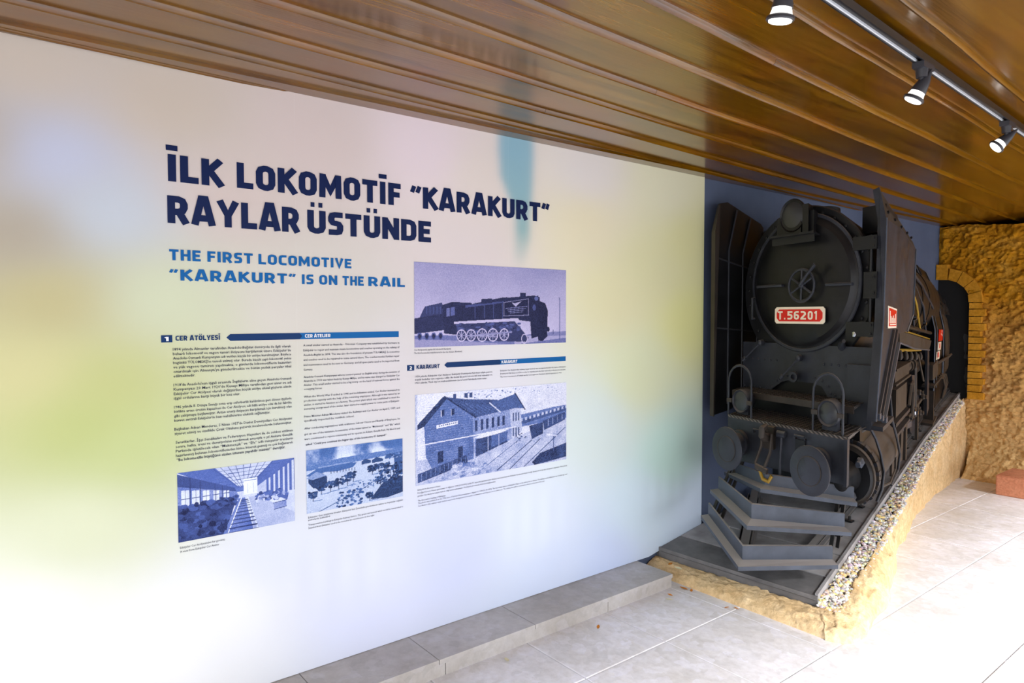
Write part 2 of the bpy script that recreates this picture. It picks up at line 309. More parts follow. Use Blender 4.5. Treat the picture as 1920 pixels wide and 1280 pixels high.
# squarish bold capitals built from strokes: centre lines in a box of width w and height 1
def glyphs(t):
    i = t/2; G = {}
    def arc_box(x0, y0, x1, y1, c): return [(x0+c, y0), (x1-c, y0), (x1-c*.3, y0+c*.3), (x1, y0+c), (x1, y1-c), (x1-c*.3, y1-c*.3), (x1-c, y1), (x0+c, y1), (x0+c*.3, y1-c*.3), (x0, y1-c), (x0, y0+c), (x0+c*.3, y0+c*.3), (x0+c, y0), (x0+c+.01, y0)]
    w = .66; a, b, T, m = i, w-i, 1-i, .5; c = .17
    box = arc_box(a, i, b, T, c)
    G['O'] = (w, [box]); G['0'] = (.60, [arc_box(i, i, .60-i, T, c)])
    G['Ö'] = (w, [box, [(.12, 1.235), (.26, 1.235)], [(.40, 1.235), (.54, 1.235)]])
    G['I'] = (t, [[(i, 0), (i, 1)]]); G['İ'] = (t*1.25, [[(i*1.25, 0), (i*1.25, 1)], [(-.02, 1.235), (t*1.25+.02, 1.235)]]); G['1'] = (.34, [[(.34-i, 0), (.34-i, 1)], [(.0, .76), (.34-i, .93)]])
    G['L'] = (.54, [[(i, 1), (i, i), (.54, i)]]); G['T'] = (.62, [[(0, T), (.62, T)], [(.31, T), (.31, 0)]])
    G['K'] = (.66, [[(i, 0), (i, 1)], [(i+.06, .5), (.60-i*.1, 1.0)], [(i+.14, .56), (.62, 0)]])
    G['E'] = (.56, [[(.56, i), (i, i), (i, T), (.56, T)], [(i, .51), (.50, .51)]]); G['F'] = (.54, [[(i, 0), (i, T), (.54, T)], [(i, .48), (.49, .48)]])
    G['H'] = (w, [[(i, 0), (i, 1)], [(b, 0), (b, 1)], [(i, m), (b, m)]]); G['N'] = (.70, [[(i, 0), (i, 1)], [(.70-i, 0), (.70-i, 1)], [(i, .93), (.70-i, .07)]])
    G['M'] = (.86, [[(i, 0), (i+.02, 1)], [(.86-i, 0), (.84-i, 1)], [(i+.02, .95), (.43, .30), (.84-i, .95)]]); G['V'] = (.68, [[(i*.8, 1), (.34, .06), (.68-i*.8, 1)]])
    G['A'] = (.72, [[(i*.7, 0), (.30, .99), (.42, .99), (.72-i*.7, 0)], [(.15, .26), (.57, .26)]]); G['Y'] = (.70, [[(i*.7, 1), (.35, .42), (.70-i*.7, 1)], [(.35, .45), (.35, 0)]])
    G['U'] = (w, [[(a, 1), (a, i+c), (a+c*.3, i+c*.3), (a+c, i), (b-c, i), (b-c*.3, i+c*.3), (b, i+c), (b, 1)]]); G['Ü'] = (w, G['U'][1]+[[(.12, 1.235), (.26, 1.235)], [(.40, 1.235), (.54, 1.235)]])
    G['C'] = (.58, [[(.58, i), (i+c, i), (i+c*.3, i+c*.3), (i, i+c), (i, T-c), (i+c*.3, T-c*.3), (i+c, T), (.58, T)]])
    G['D'] = (w, [[(a, i), (b-c, i), (b-c*.3, i+c*.3), (b, i+c), (b, T-c), (b-c*.3, T-c*.3), (b-c, T), (a, T), (a, i), (a+.01, i)]])
    q = .56; G['S'] = (q, [[(.02, i), (q-i-c*.8, i), (q-i-c*.2, i+c*.2), (q-i, i+c*.8), (q-i, m-c*.6), (q-i-c*.3, m-c*.1), (q-i-c*.8, m+.01), (i+c*.8, m+.01), (i+c*.3, m+c*.2), (i, m+c*.7), (i, T-c*.8), (i+c*.2, T-c*.2), (i+c*.8, T), (q-.02, T)]])
    G['R'] = (.66, [[(i, 0), (i, T), (.62-i-c, T), (.62-i-c*.3, T-c*.3), (.62-i, T-c), (.62-i, .42+c), (.62-i-c*.3, .42+c*.3), (.62-i-c, .42), (i, .42)], [(.36, .40), (.66-i*.8, 0)]])
    G['5'] = (.56, [[(.54, T), (i, T), (i, .56), (.56-i-c, .56), (.56-i-c*.3, .52), (.56-i, .42), (.56-i, i+c), (.56-i-c*.3, i+c*.3), (.56-i-c, i), (.0, i)]])
    G['6'] = (.58, [[(.54, T), (i+c, T), (i+c*.3, T-c*.3), (i, T-c), (i, i+c), (i+c*.3, i+c*.3), (i+c, i), (.58-i-c, i), (.58-i-c*.3, i+c*.3), (.58-i, i+c), (.58-i, .40), (.58-i-c*.3, .50), (.58-i-c, .55), (i, .55)]])
    G['2'] = (.56, [[(.02, T), (.56-i-c, T), (.56-i-c*.3, T-c*.3), (.56-i, T-c), (.56-i, .62), (i, i+.05), (i, i), (.56, i)]])
    G['.'] = (t, [[(i, 0), (i, t)]]); G[' '] = (.22, [])
    G['“'] = (.44, [[(.05, .70), (.15, 1.0)], [(.28, .70), (.38, 1.0)]]); G['”'] = (.44, [[(.05, .70), (.15, 1.0)], [(.28, .70), (.38, 1.0)]])
    return G
def strokes(s, t, gap=.10):      # list of quads in glyph units, with a depth step per piece
    G = glyphs(t); x = 0; out = []; k = 0
    for ch in s:
        w, st_ = G[ch]
        for P_ in st_:
            P_ = [np.array(p, float) for p in P_]; n = len(P_); L = []; Rr = []
            for j in range(n):
                d0 = P_[j]-P_[max(j-1, 0)]; d1 = P_[min(j+1, n-1)]-P_[j]
                d0 = d0/np.linalg.norm(d0) if np.linalg.norm(d0) > 0 else d1/np.linalg.norm(d1); d1 = d1/np.linalg.norm(d1) if np.linalg.norm(d1) > 0 else d0
                n0 = np.array((-d0[1], d0[0])); n1 = np.array((-d1[1], d1[0])); nm = n0+n1; nm /= max(np.linalg.norm(nm), 1e-6); nm /= max(nm@n0, .5); h = t/2*(1 if abs(P_[0][1]-1.235) > .01 else .85)
                if ch in '“”': h = t*.38
                L.append(P_[j]+nm*h+(x, 0)); Rr.append(P_[j]-nm*h+(x, 0))
            out.append((k % 4, L, Rr)); k += 1
        x += w+gap
    return out, x-gap
def sign(name, s, mat, parent, y0, y1, zb, cap, t=.2, gap=.10, M_=None, e_=.0007):
    st_, W0 = strokes(s, t, gap); sx = (y1-y0)/W0; mb = MB()
    for k, L, Rr in st_:
        V = []
        for p in L+Rr[::-1]:
            a = y0+p[0]*sx; b = zb+p[1]*cap
            j_ = len(V) if len(V) < len(L) else 2*len(L)-1-len(V)
            V.append((.0016+k*e_+j_*.00004, a-1.5, b-.09) if M_ is None else M_(a, b, k))
        n = len(L); mb.add(V, [(j, j+1, 2*n-2-j, 2*n-1-j) for j in range(n-1)])
    me = bpy.data.meshes.new(name); me.from_pydata(mb.v, [], mb.f); me.materials.append(mat); o = bpy.data.objects.new(name, me); C.objects.link(o); o.parent = parent; return o
def text(name, s, mat, parent, y0, y1, zb, cap, bold=0., res=3, fit=True, M_=None, slant=0, slope=0.):
    cu = bpy.data.curves.new('t', 'FONT'); cu.body = s; cu.size = 1; cu.resolution_u = res; cu.fill_mode = 'BOTH'; cu.offset = min(bold, .016)
    o = bpy.data.objects.new('t', cu); C.objects.link(o)
    me = bpy.data.meshes.new_from_object(o); bpy.data.objects.remove(o); bpy.data.curves.remove(cu)
    if False:      # heavier strokes: the same outline laid down a few times, slightly shifted
        vv = np.array([tuple(q.co) for q in me.vertices]); ff = [tuple(p.vertices) for p in me.polygons]; VV = []; FF = []
        sh = [(math.cos(t)*bold*1.0, math.sin(t)*bold*.8) for t in np.arange(8)*math.pi/4]+[(0, 0)] if res > 1 else [(-bold*.8, 0), (bold*.8, 0), (0, bold*.6)]
        for dx, dy in sh: o_ = len(VV); VV += [(p[0]+dx, p[1]+dy, 0) for p in vv]; FF += [tuple(i+o_ for i in q) for q in ff]
        me = bpy.data.meshes.new('t'); me.from_pydata(VV, [], FF)
    n = len(me.vertices); v = np.zeros(n*3, np.float32); me.vertices.foreach_get('co', v); v = v.reshape(-1, 3)
    x0, x1 = v[:, 0].min(), v[:, 0].max(); sy = cap/.73
    sx = (y1-y0)/(x1-x0) if fit else sy
    a = (v[:, 0]-x0)*sx+y0; b = v[:, 1]*sy+zb+slope*(a-y0)
    w = np.stack([np.full(n, .0022), a-1.5, b-.09], -1) if M_ is None else np.array([M_(p, q) for p, q in zip(a, b)])
    me.vertices.foreach_set('co', w.astype(np.float32).reshape(-1)); me.materials.clear(); me.materials.append(mat); me.name = name; me.update()
    ob = bpy.data.objects.new(name, me); C.objects.link(ob); ob.parent = parent; return ob
def joined_text(name, items, mat, parent, **k):
    obs = [text(name, *([s, mat, parent]+list(a)), **k, **kk) for s, a, kk in items]
    V = []; F = []
    for o in obs:
        off = len(V); V += [tuple(v.co) for v in o.data.vertices]; F += [tuple(i+off for i in p.vertices) for p in o.data.polygons]; me = o.data; bpy.data.objects.remove(o); bpy.data.meshes.remove(me)
    me = bpy.data.meshes.new(name); me.from_pydata(V, [], F); me.materials.append(mat); o = bpy.data.objects.new(name, me); C.objects.link(o); o.parent = parent; return o
B = .034
for w_, a_ in (('İLK', (.5955, .806, 2.232, .106)), ('LOKOMOTİF', (.861, 1.632, 2.236, .106)), ('“KARAKURT”', (1.689, 2.597, 2.236, .106)), ('RAYLAR', (.5945, 1.128, 2.068, .108)), ('ÜSTÜNDE', (1.162, 1.803, 2.070, .104))):
    sign('title_word', w_, M_navy, pan, *a_, t=.235, gap=.085)
for l_, ws in enumerate(((('THE', .598, .714), ('FIRST', .740, .921), ('LOCOMOTIVE', .945, 1.371)), (('“KARAKURT”', .598, 1.106), ('IS', 1.134, 1.187), ('ON', 1.214, 1.300), ('THE', 1.326, 1.432), ('RAIL', 1.456, 1.652)))):
    for w_, a0, a1 in ws: sign('subtitle_word', w_, M_cyan, pan, a0, a1, (1.9215, 1.842)[l_], .0435, t=.215, gap=.13)['label'] = 'smaller bright blue subtitle lettering'
def heading(num, ny, nz, word, wy0, wy1, wz, bar, en, ey0, ey1, ez):
    y0, y1, yt, z0, z1 = bar
    o = wall_poly('number_box', [(ny, nz), (ny+.040, nz), (ny+.040, nz+.0285), (ny, nz+.0285)], M_deep, pan); sign('numeral', num, M_pap, o, ny+.014, ny+.027, nz+.005, .017, t=.24)
    sign('heading_lettering', word, M_deep, pan, wy0, wy1, wz, .0195, t=.22)
    b = wall_poly('heading_bar', [(y0, (z0+z1)/2), (y0+.016, z0), (yt, z0), (yt+.012, (z0+z1)/2), (yt, z1), (y0+.016, z1)], M_deep, pan)
    b = wall_poly('heading_bar', [(yt, z0), (y1, z0), (y1, z1), (yt, z1), (yt-.012, (z0+z1)/2)], M_cyan, pan, .0010); b['label'] = 'lighter blue end of the heading bar'
    sign('bar_lettering', en, M_pap, b, ey0, ey1, ez, .0150, t=.20)
heading('1', .563, 1.596, 'CER ATÖLYESİ', .615, .7835, 1.602, (.809, 1.6165, 1.12, 1.5965, 1.625), 'CER ATELIER', 1.145, 1.264, 1.6035)
heading('2', 1.662, 1.428, 'KARAKURT', 1.715, 1.850, 1.434, (1.8795, 2.728, 2.236, 1.4335, 1.4605), 'KARAKURT', 2.2497, 2.359, 1.4395)
def para(name, lines, zs, y0, y1, cap, last=None, bold=.0):
    L = max(len(s) for s in lines); it = []
    for i, (s, z) in enumerate(zip(lines, zs)):
        full = not (i == len(lines)-1 or (last and i in last)); yy = y1 if full else y0+(y1-y0)*min(1, len(s)/L*1.0)
        it.append((s, (y0, yy, z, cap), {}))
    return joined_text(name, it, M_ink, pan, bold=bold, res=1)
z1 = lambda i: 1.5622-i*(1.5622-1.1178)/25
P1 = [["1894 yılında Almanlar tarafından Anadolu-Bağdat demiryolu ile ilgili olarak", "buharlı lokomotif ve vagon tamiri ihtiyacını karşılamak üzere Eskişehir'de", "Anadolu-Osmanlı Kumpanyası adı verilen küçük bir atölye kurulmuştur. Böylece", "bugünkü TÜLOMSAŞ'ın temeli atılmış olur. Burada küçük çaplı lokomotif, yolcu", "ve yük vagonu tamiratı yapılmakta, o günlerde lokomotiflerin kazanları", "onarılmak için Almanya'ya gönderilmekte ve bütün yedek parçalar ithal", "edilmektedir."],
["1918'da Anadolu'nun işgali sırasında İngilizlerin eline geçen Anadolu-Osmanlı", "Kumpanyası 20 Mart 1920'de Kuvayı Milliye tarafından geri alınır ve adı", "Eskişehir Cer Atölyesi olarak değiştirilen küçük atölye ulusal güçlerin elinde", "işgal ordularına karşı büyük bir koz olur."],
["1946 yılında II. Dünya Savaşı sona erip seferberlik kaldırılınca geri dönen işçilerle", "birlikte artan üretim kapasitesi ile Cer Atölyesi, adı hâlâ atölye olsa da bir fabrika", "gibi çalışmaya başlamıştır. Artan enerji ihtiyacını karşılamak için kurulmuş olan", "kuvvet santrali Eskişehir'in bazı mahallelerine elektrik sağlamıştır."],
["Başbakan Adnan Menderes, 5 Nisan 1957'de Devlet Demiryolları Cer Atölyesini", "ziyaret etmiş ve özellikle Çırak Okulunu gezerek incelemelerde bulunmuştur."],
["Sanatkarlar, İşçi Sendikaları ve Federasyon Heyetleri ile de sohbet ettikten", "sonra, halka, treni ve demiryolunu sevdirmek amacıyla o yıl Ankara Gençlik", "Parkında işletilecek olan “Mehmetçik” ve “Efe” adlı minyatür trenlerin", "hazırlanmış bulunan lokomotiflerinden birine binerek gezmiş ve çok beğenerek"]]
i0 = 0
for p, s in zip(P1, (0, 8, 13, 18, 21)):
    para('text_paragraph', p, [z1(s+i) for i in range(len(p))], .6045 if s < 20 else .608, 1.0805 if s < 20 else 1.084, .0115, last=() if s != 21 else (9,), bold=.007)
para('bold_text_line', ["“Bu lokomotifin büyüğünü sizden istesem yapabilir misiniz?” demiştir."], [z1(25)], .61, 1.05, .0115, bold=.022)
cz = [1.5645, 1.5423, 1.521, 1.4996, 1.4766, 1.4553, 1.4224, 1.4043, 1.3862, 1.3681, 1.3335, 1.3154, 1.2972, 1.2791, 1.2444, 1.2254, 1.1907, 1.1651, 1.1428]
P2 = ["A small atelier named as Anatolia - Ottoman Company was established by Germans in", "Eskişehir to repair and maintain steam locomotives and coaches operating on the railway of", "Anadolu-Bagdat in 1894. This was also the foundation of present TÜLOMSAŞ. Locomotives", "and coaches used to be repaired to some extend there. The coaches needed further repair", "and maintenance used to be sent to Germany, and all spare parts used to be imported from", "Germany.",
"Anadolu-Osmanlı Kumpanyası whose control passed on English army during the invasion of", "Anatolia in 1918 was taken back by Kuvayı Milliye, and its name was changed as Eskişehir Cer", "Atelier. This small atelier started to be a big trump on the hand of national forces against the", "occupying forces.", "When the World War II ended in 1946 and mobilisation ended, Cer Atelier increased its", "production capacity with the help of the returning employees. Although it was named as an", "atelier, it started to function as a factory. The power plant which was established to meet the", "increasing energy need of the atelier, later started to supply power to some parts of Eskişehir.",
"Prime Minister Adnan Menderes visited the Railways and Cer Atelier on April 5, 1957, and", "specifically inspected the vestibule school.", "After conducting negotiations with craftsmen, Labour Unions and Boards of Employee, he", "got on one of the miniature locomotives of the trains named as “Mehmetçik” and “Efe” which", "were constructed to rejoice community and to operate in Ankara Gençlik Park. He liked it and"]
for a, b in ((0, 6), (6, 10), (10, 14), (14, 16), (16, 19)):
    para('text_paragraph', P2[a:b], cz[a:b], 1.1365, 1.619, .0098, last=() if b not in (14, 19) else None, bold=.005)
para('bold_text_line', ["asked “Could you construct the bigger size of this locomotive if I demand?”"], [1.118], 1.1415, 1.545, .0098, bold=.022)
para('text_paragraph', ["1958 yılında, Eskişehir Cer Atölyesi, Eskişehir Demiryolu Fabrikası adıyla yeni ve", "büyük hedefler için organize edilir. Bu hedef ilk yerli lokomotifi imal etmektir ve", "1961 yılında, Türk işçi ve mühendislerinin şeref anıtı Fabrikada istim tutar."], [1.3925, 1.3765, 1.360], 1.7063, 2.186, .0095, bold=.005)
para('text_paragraph', ["Eskişehir Car Atelier (the railway repair atelier) was reorganized under the name of Eskişehir", "Demiryolu Fabrikası in 1958 in order to manufacture the first national production locomotive.", "The honor monument of Turkish worker and engineers, Karakurt, started operation in 1961."], [1.3955, 1.379, 1.3615], 2.2408, 2.728, .0085, last=(), bold=.003)
para('caption_lettering', ["Eskişehir Cer Atölyesinden bir görüntü", "A view from Eskişehir Cer Atelier"], [.7604, .7445], .6164, .789, .0092)
para('caption_lettering', ["Eskişehir Garı ulaştırma binaları. Eskişehir'den İstanbul'a gönderilecek zahire ve hayvanlar sağdaki"], [.785], 1.1492, 1.632, .0085, last=(9,)); 
joined_text('caption_lettering', [("ambarlarda bekletilirdi.", (1.149, 1.2545, .7735, .0085), {}), ("Transportation buildings in Eskişehir Railway Station. The grains and animals which would be transported to", (1.1496, 1.634, .7515, .0085), {}), ("İstanbul from Eskişehir used to be stored in the storehouses on the right.", (1.1495, 1.478, .737, .0085), {})], M_ink, pan, res=1)
joined_text('caption_lettering', [("Cer Atölyesinde yapılan ilk lokomotif (Karakurt)", (1.7024, 1.92, 1.5258, .0095), {}), ("The first locomotive manufactured in the Car Atelier. (Karakurt)", (1.7022, 1.989, 1.5099, .0095), {})], M_ink, pan, res=1)
joined_text('caption_lettering', [("Eskişehir'in ilk istasyon binası.", (1.717, 1.853, .8197, .0085), {}), ("Fotoğraf Servet-i Fünun gazetesinin 19 Ağustos 1308 (31.8.1892) tarihli 77. sayısında yayımlanmıştır. Ankara demiryolu hattında Eskişehir kasabasının büyük durağı. Demiryolu ile şu daire Eskişehir'e ulaşmıştır. Arka planda", (1.7168, 2.74, .8040, .0085), {}),
 ("görülen Car Atölyeleri yapım halinde olup henüz açılmamıştır. Demiryolu yıl sonunda Ankara'ya bağlanacaktır.", (1.7167, 2.209, .7885, .0085), {}), ("The first station building of Eskişehir.", (1.719, 1.885, .7648, .0085), {}),
 ("The photo was published on the 77th issue of Servet-i Fünun newspaper, August 19, 1308 (31-08-1892). The big railway station of Eskişehir village on the railway line to Ankara. The railway reached Eskişehir two months ago, and", (1.7189, 2.74, .7521, .0085), {}),
 ("Car Ateliers (the railway repair atelier) seen in the background were under construction, and they are not in service yet. The railway line will be connected to Ankara at the end of this year.", (1.7188, 2.564, .7375, .0085), {})], M_ink, pan, res=1)

# ------------------------------------------------------------------ the four printed photographs, drawn on fine grids
class Art:
    def __init__(s, w, h, seed):
        s.w, s.h = w, h; s.a = np.zeros((h, w)); s.V, s.U = np.mgrid[0:h, 0:w]; s.U = (s.U+.5)/w; s.V = (s.V+.5)/h; s.r = np.random.RandomState(seed)
    def poly(s, p, t, k=1.):
        ins = np.zeros_like(s.a, bool); n = len(p)
        for i in range(n):
            x0, y0 = p[i]; x1, y1 = p[(i+1) % n]
            if y0 == y1: continue
            c = ((y0 > s.V) != (y1 > s.V)) & (s.U < (x1-x0)*(s.V-y0)/(y1-y0)+x0); ins ^= c
        tt = t(s.U, s.V) if callable(t) else t
        s.a = np.where(ins, s.a*(1-k)+tt*k, s.a)
    def ell(s, x, y, rx, ry, t, k=1., ring=0):
        d = ((s.U-x)/rx)**2+((s.V-y)/ry)**2; mk = d < 1
        if ring: mk &= d > (1-ring)**2
        s.a = np.where(mk, s.a*(1-k)+t*k, s.a)
    def line(s, x0, y0, x1, y1, wd, t, k=1.):
        asp = s.w/s.h; X = s.U*asp; x0 *= asp; x1 *= asp; dx, dy = x1-x0, y1-y0; L = dx*dx+dy*dy+1e-9
        q = np.clip(((X-x0)*dx+(s.V-y0)*dy)/L, 0, 1); d = np.hypot(X-x0-q*dx, s.V-y0-q*dy); s.a = np.where(d < wd/2, s.a*(1-k)+t*k, s.a)
    def blobs(s, x0, x1, y0, y1, n, r, t0, t1, k=.9):
        for _ in range(n): s.ell(s.r.uniform(x0, x1), s.r.uniform(y0, y1), r*s.r.uniform(.5, 1.3), r*s.r.uniform(.6, 1.5), s.r.uniform(t0, t1), k)
    def fb(s, f, seed): return fbm(s.U*s.w/s.h, s.V, f, seed)
    def col(s, dark, mid, light, grain=.05):
        a = np.clip(s.a+s.r.normal(0, grain, s.a.shape), 0, 1)[..., None]; d, m_, l = (np.array(lin(c)) for c in (dark, mid, light))
        return np.where(a < .5, d+(m_-d)*a*2, m_+(l-m_)*(a-.5)*2)
W_, H_ = 300, 180
# 1 workshop
A = Art(W_, H_, 1); A.a[:] = .82+.08*A.fb(5, 2)
A.poly([(0, 0), (1, 0), (.62, .40), (.45, .40)], .45); A.poly([(.30, 0), (.8, 0), (.6, .30), (.5, .33)], .80)
for i in range(9): A.line(.28+i*.065, 0, .5+i*.012, .34, .008, .3)
for i in range(6): A.line(.30-.0*i, .06+.055*i, .86-.04*i, .05+.052*i, .008, .35)
A.poly([(0, .08), (.48, .38), (.5, .52), (0, .56)], .55); A.poly([(0, .02), (.46, .33), (.48, .39), (0, .20)], .25)
for i in range(5): A.poly([(.03+i*.085, .26+.022*i), (.095+i*.08, .27+.022*i), (.095+i*.08, .50), (.03+i*.085, .52)], .9); A.line(.062+i*.083, .27, .062+i*.083, .52, .008, .25); A.line(.03+i*.085, .39, .1+i*.08, .39, .008, .25)
for x, y in ((.10, .1), (.18, .16), (.30, .24), (.36, .28)): A.line(x, y, x, .7, .016, .15)
A.poly([(.54, .22), (.66, .22), (.66, .46), (.54, .46)], .95); A.line(.55, .25, .65, .25, .01, .6); A.line(.575, .3, .575, .44, .008, .7); A.line(.625, .3, .625, .44, .008, .7)
A.poly([(.74, .24), (1, 0), (1, .70), (.74, .48)], .42)
for i in range(6): x = .76+i*.043; A.poly([(x, .26-.045*i), (x+.018, .25-.045*i), (x+.018, .50+.02*i), (x, .49+.02*i)], .8)
A.poly([(0, .52), (.42, .46), (.48, .48), (.40, .90), (.36, 1), (0, 1)], .17); A.blobs(.0, .42, .48, .95, 90, .03, .02, .38); A.blobs(.34, .48, .44, .58, 40, .02, .05, .4)
A.poly([(.50, .5), (.55, .5), (.62, 1), (.36, 1)], .5); A.poly([(.58, .5), (.66, .5), (1, .86), (1, 1), (.62, 1)], .72)
A.line(.52, .5, .40, 1, .014, .9); A.line(.575, .5, .66, 1, .014, .9)
for i in range(12): t = (i/11)**1.6; y = .53+.47*t; A.line(.52-.12*t, y, .575+.09*t, y, .008+.012*t, .15)
A.blobs(.66, .86, .46, .58, 60, .02, .05, .5); A.blobs(.66, .95, .5, .6, 40, .02, .3, .9); A.poly([(.80, .66), (.92, .64), (.92, .74), (.81, .76)], .6); A.line(.8, .66, .92, .64, .01, .2); A.line(.81, .76, .92, .74, .01, .2)
A.poly([(.95, .5), (1, .5), (1, .8), (.92, .7)], .85)
A.ell(.385, .86, .012, .09, .06); A.a += .06*A.fb(9, 3)
c1 = A.col((16, 20, 62), (84, 108, 186), (232, 240, 255))
c1[100:] = c1[100:]*(1-.0*1)
wall_grid('workshop_photograph', .611, 1.0885, .787, 1.0695, c1, pan)['label'] = 'blue tinted photograph of a workshop hall with rails'
# 2 transport buildings
A = Art(W_, H_, 2); A.a[:] = .72; cl = A.fb(7, 5); A.a = np.where(A.V < .26, .52+.5*np.clip(cl, -.2, .6)+.9*np.clip(A.V-.08, 0, .12), .78+.04*cl)
A.poly([(0, .26), (.35, .19), (.8, .17), (1, .16), (1, .24), (0, .33)], .5); A.poly([(0, .40), (.12, .30), (.40, .28), (.5, .30), (.46, .37), (.30, .40), (.18, .38), (.06, .45)], .40); A.line(.12, .30, .42, .28, .02, .62)
A.poly([(.02, .52), (.02, .44), (.16, .40), (.2, .46), (.2, .57), (.07, .62)], .14); A.poly([(.0, .44), (.10, .36), (.20, .44), (.06, .48)], .62)
for i in range(9): A.line(.24+i*.03, .385, .24+i*.03, .415, .012, .15)
for x, w in ((.55, .10), (.66, .12)): A.poly([(x, .30), (x+w*.4, .26), (x+w, .30), (x+w, .34), (x, .35)], .2)
A.poly([(.8, .24), (1, .22), (1, .30), (.8, .31)], .3); A.blobs(.8, 1, .24, .32, 30, .012, .1, .7)
A.poly([(.64, .95), (.78, .70), (1, .64), (1, .92), (.82, .97)], .13); A.poly([(.9, .32), (1, .30), (1, .62), (.92, .6)], .3)
for x, y, r_ in ((.06, .72, .045), (.14, .64, .04), (.23, .60, .05), (.31, .58, .05), (.40, .54, .055), (.46, .50, .05), (.66, .44, .045), (.73, .42, .04), (.80, .56, .06), (.86, .50, .07), (.95, .45, .06), (.75, .66, .06), (.88, .68, .07), (.95, .60, .06), (.63, .88, .04), (.82, .42, .04)):
    A.blobs(x-r_*.9, x+r_*.9, y-r_*1.1, y+r_*.9, 26, .016, .02, .3); A.line(x, y, x+.005, y+r_*2.2, .012, .1); A.line(x, y+r_*2.2, x+.09, y+r_*2.1, .012, .35, .6)
A.blobs(.28, .56, .74, 1, 70, .014, .05, .5); A.blobs(.45, .75, .62, .75, 40, .01, .05, .6); A.line(.12, 1, .5, .78, .012, .3); A.line(.5, .8, .75, .6, .012, .35)
c2_ = A.col((8, 8, 40), (74, 112, 182), (228, 238, 255), .07)
wall_grid('station_yard_photograph', 1.1432, 1.633, .8075, 1.095, c2_, pan)['label'] = 'blue tinted photograph of trees and goods sheds'
# 3 locomotive
A = Art(W_+100, H_, 3); A.a = .86-.16*np.clip(1-A.V*1.3, 0, 1)+.03*A.fb(6, 6)+.10*np.exp(-((A.U-.68)/.05)**2)*0
A.poly([(0, .86), (1, .88), (1, 1), (0, 1)], .55); A.poly([(.62, .90), (1, .86), (1, .93), (.62, 1)], .75); A.poly([(.0, .9), (.25, .93), (.6, 1), (0, 1)], .68)
A.poly([(.84, .85), (1, .84), (1, .9), (.84, .9)], .6)
dk = .10
A.poly([(0, .66), (.17, .60), (.17, .80), (0, .84)], .12); A.poly([(.06, .52), (.16, .47), (.17, .60), (.03, .65)], .2); 
for i in range(5): A.line(.07+i*.02, .53, .07+i*.02, .60, .012, .35)
A.poly([(.16, .50), (.22, .46), (.34, .47), (.34, .52), (.26, .54), (.25, .86), (.17, .84)], dk); A.poly([(.185, .54), (.205, .53), (.205, .63), (.185, .64)], .55); A.poly([(.21, .53), (.235, .52), (.235, .62), (.21, .63)], .5)
A.poly([(.24, .53), (.50, .41), (.76, .36), (.80, .38), (.80, .72), (.62, .68), (.24, .70)], .09); A.poly([(.30, .50), (.55, .44), (.55, .46), (.30, .53)], .35)
for x in (.36, .42, .48, .54): A.line(x, .47, x, .66, .006, .3)
A.poly([(.40, .42), (.47, .41), (.47, .47), (.40, .48)], dk); A.poly([(.52, .40), (.57, .39), (.58, .44), (.52, .45)], dk); A.poly([(.66, .33), (.70, .33), (.70, .39), (.66, .39)], dk)
A.poly([(.545, .46), (.72, .40), (.72, .62), (.545, .63)], .07); A.line(.545, .46, .72, .405, .006, .7); A.line(.545, .63, .72, .62, .006, .7); A.line(.548, .46, .548, .63, .006, .7); A.line(.718, .41, .718, .62, .006, .7)
for i in range(4): A.line(.56+.01*i, .535+.02*i, .71-.012*i, .505+.024*i, .007, .6)
A.poly([(.60, .455), (.625, .47), (.635, .46), (.67, .44), (.64, .49), (.632, .51), (.62, .495)], .8)
A.poly([(.78, .42), (.84, .46), (.86, .56), (.855, .88), (.80, .92), (.78, .8)], .06); A.poly([(.72, .40), (.79, .36), (.80, .9), (.74, .93)], .07); A.ell(.775, .40, .014, .03, .5); A.ell(.76, .52, .012, .04, .35)
A.poly([(.23, .70), (.63, .66), (.645, .66), (.70, .80), (.72, .88), (.705, .88), (.625, .69), (.23, .73)], .88)
A.poly([(.24, .73), (.62, .70), (.72, .92), (.70, .97), (.25, .93)], .16); A.blobs(.25, .66, .72, .84, 80, .014, .05, .55)
for x, r_ in ((.275, .03), (.335, .03), (.405, .034), (.475, .034), (.55, .032)): A.ell(x, .87, r_, r_*2.5, .9, ring=.18); A.ell(x, .87, r_*.75, r_*1.9, .2); [A.line(x-r_*.8*math.cos(t), .87-r_*2*math.sin(t), x+r_*.8*math.cos(t), .87+r_*2*math.sin(t), .008, .75) for t in (0, .8, 1.6, 2.4)]
A.line(.36, .87, .60, .84, .02, .65); A.line(.3, .87, .5, .89, .014, .7); A.ell(.69, .93, .022, .065, .9, ring=.2)
for x in (.03, .07, .11, .15): A.ell(x, .87, .014, .045, .45); A.ell(x, .87, .009, .03, .1)
A.poly([(.78, .80), (.84, .78), (.86, .90), (.82, .97), (.79, .96)], .07); A.ell(.862, .81, .012, .035, .06); A.line(.84, .81, .862, .81, .02, .08)
A.line(.95, .42, .95, .95, .008, .35); A.line(.945, .38, .95, .42, .01, .3); A.line(.9, .82, .9, .88, .006, .3)
c3_ = A.col((10, 8, 38), (84, 94, 156), (208, 200, 234), .04)
wall_grid('locomotive_photograph', 1.7045, 2.729, 1.5425, 1.969, c3_, pan)['label'] = 'violet tinted photograph of a black steam locomotive'
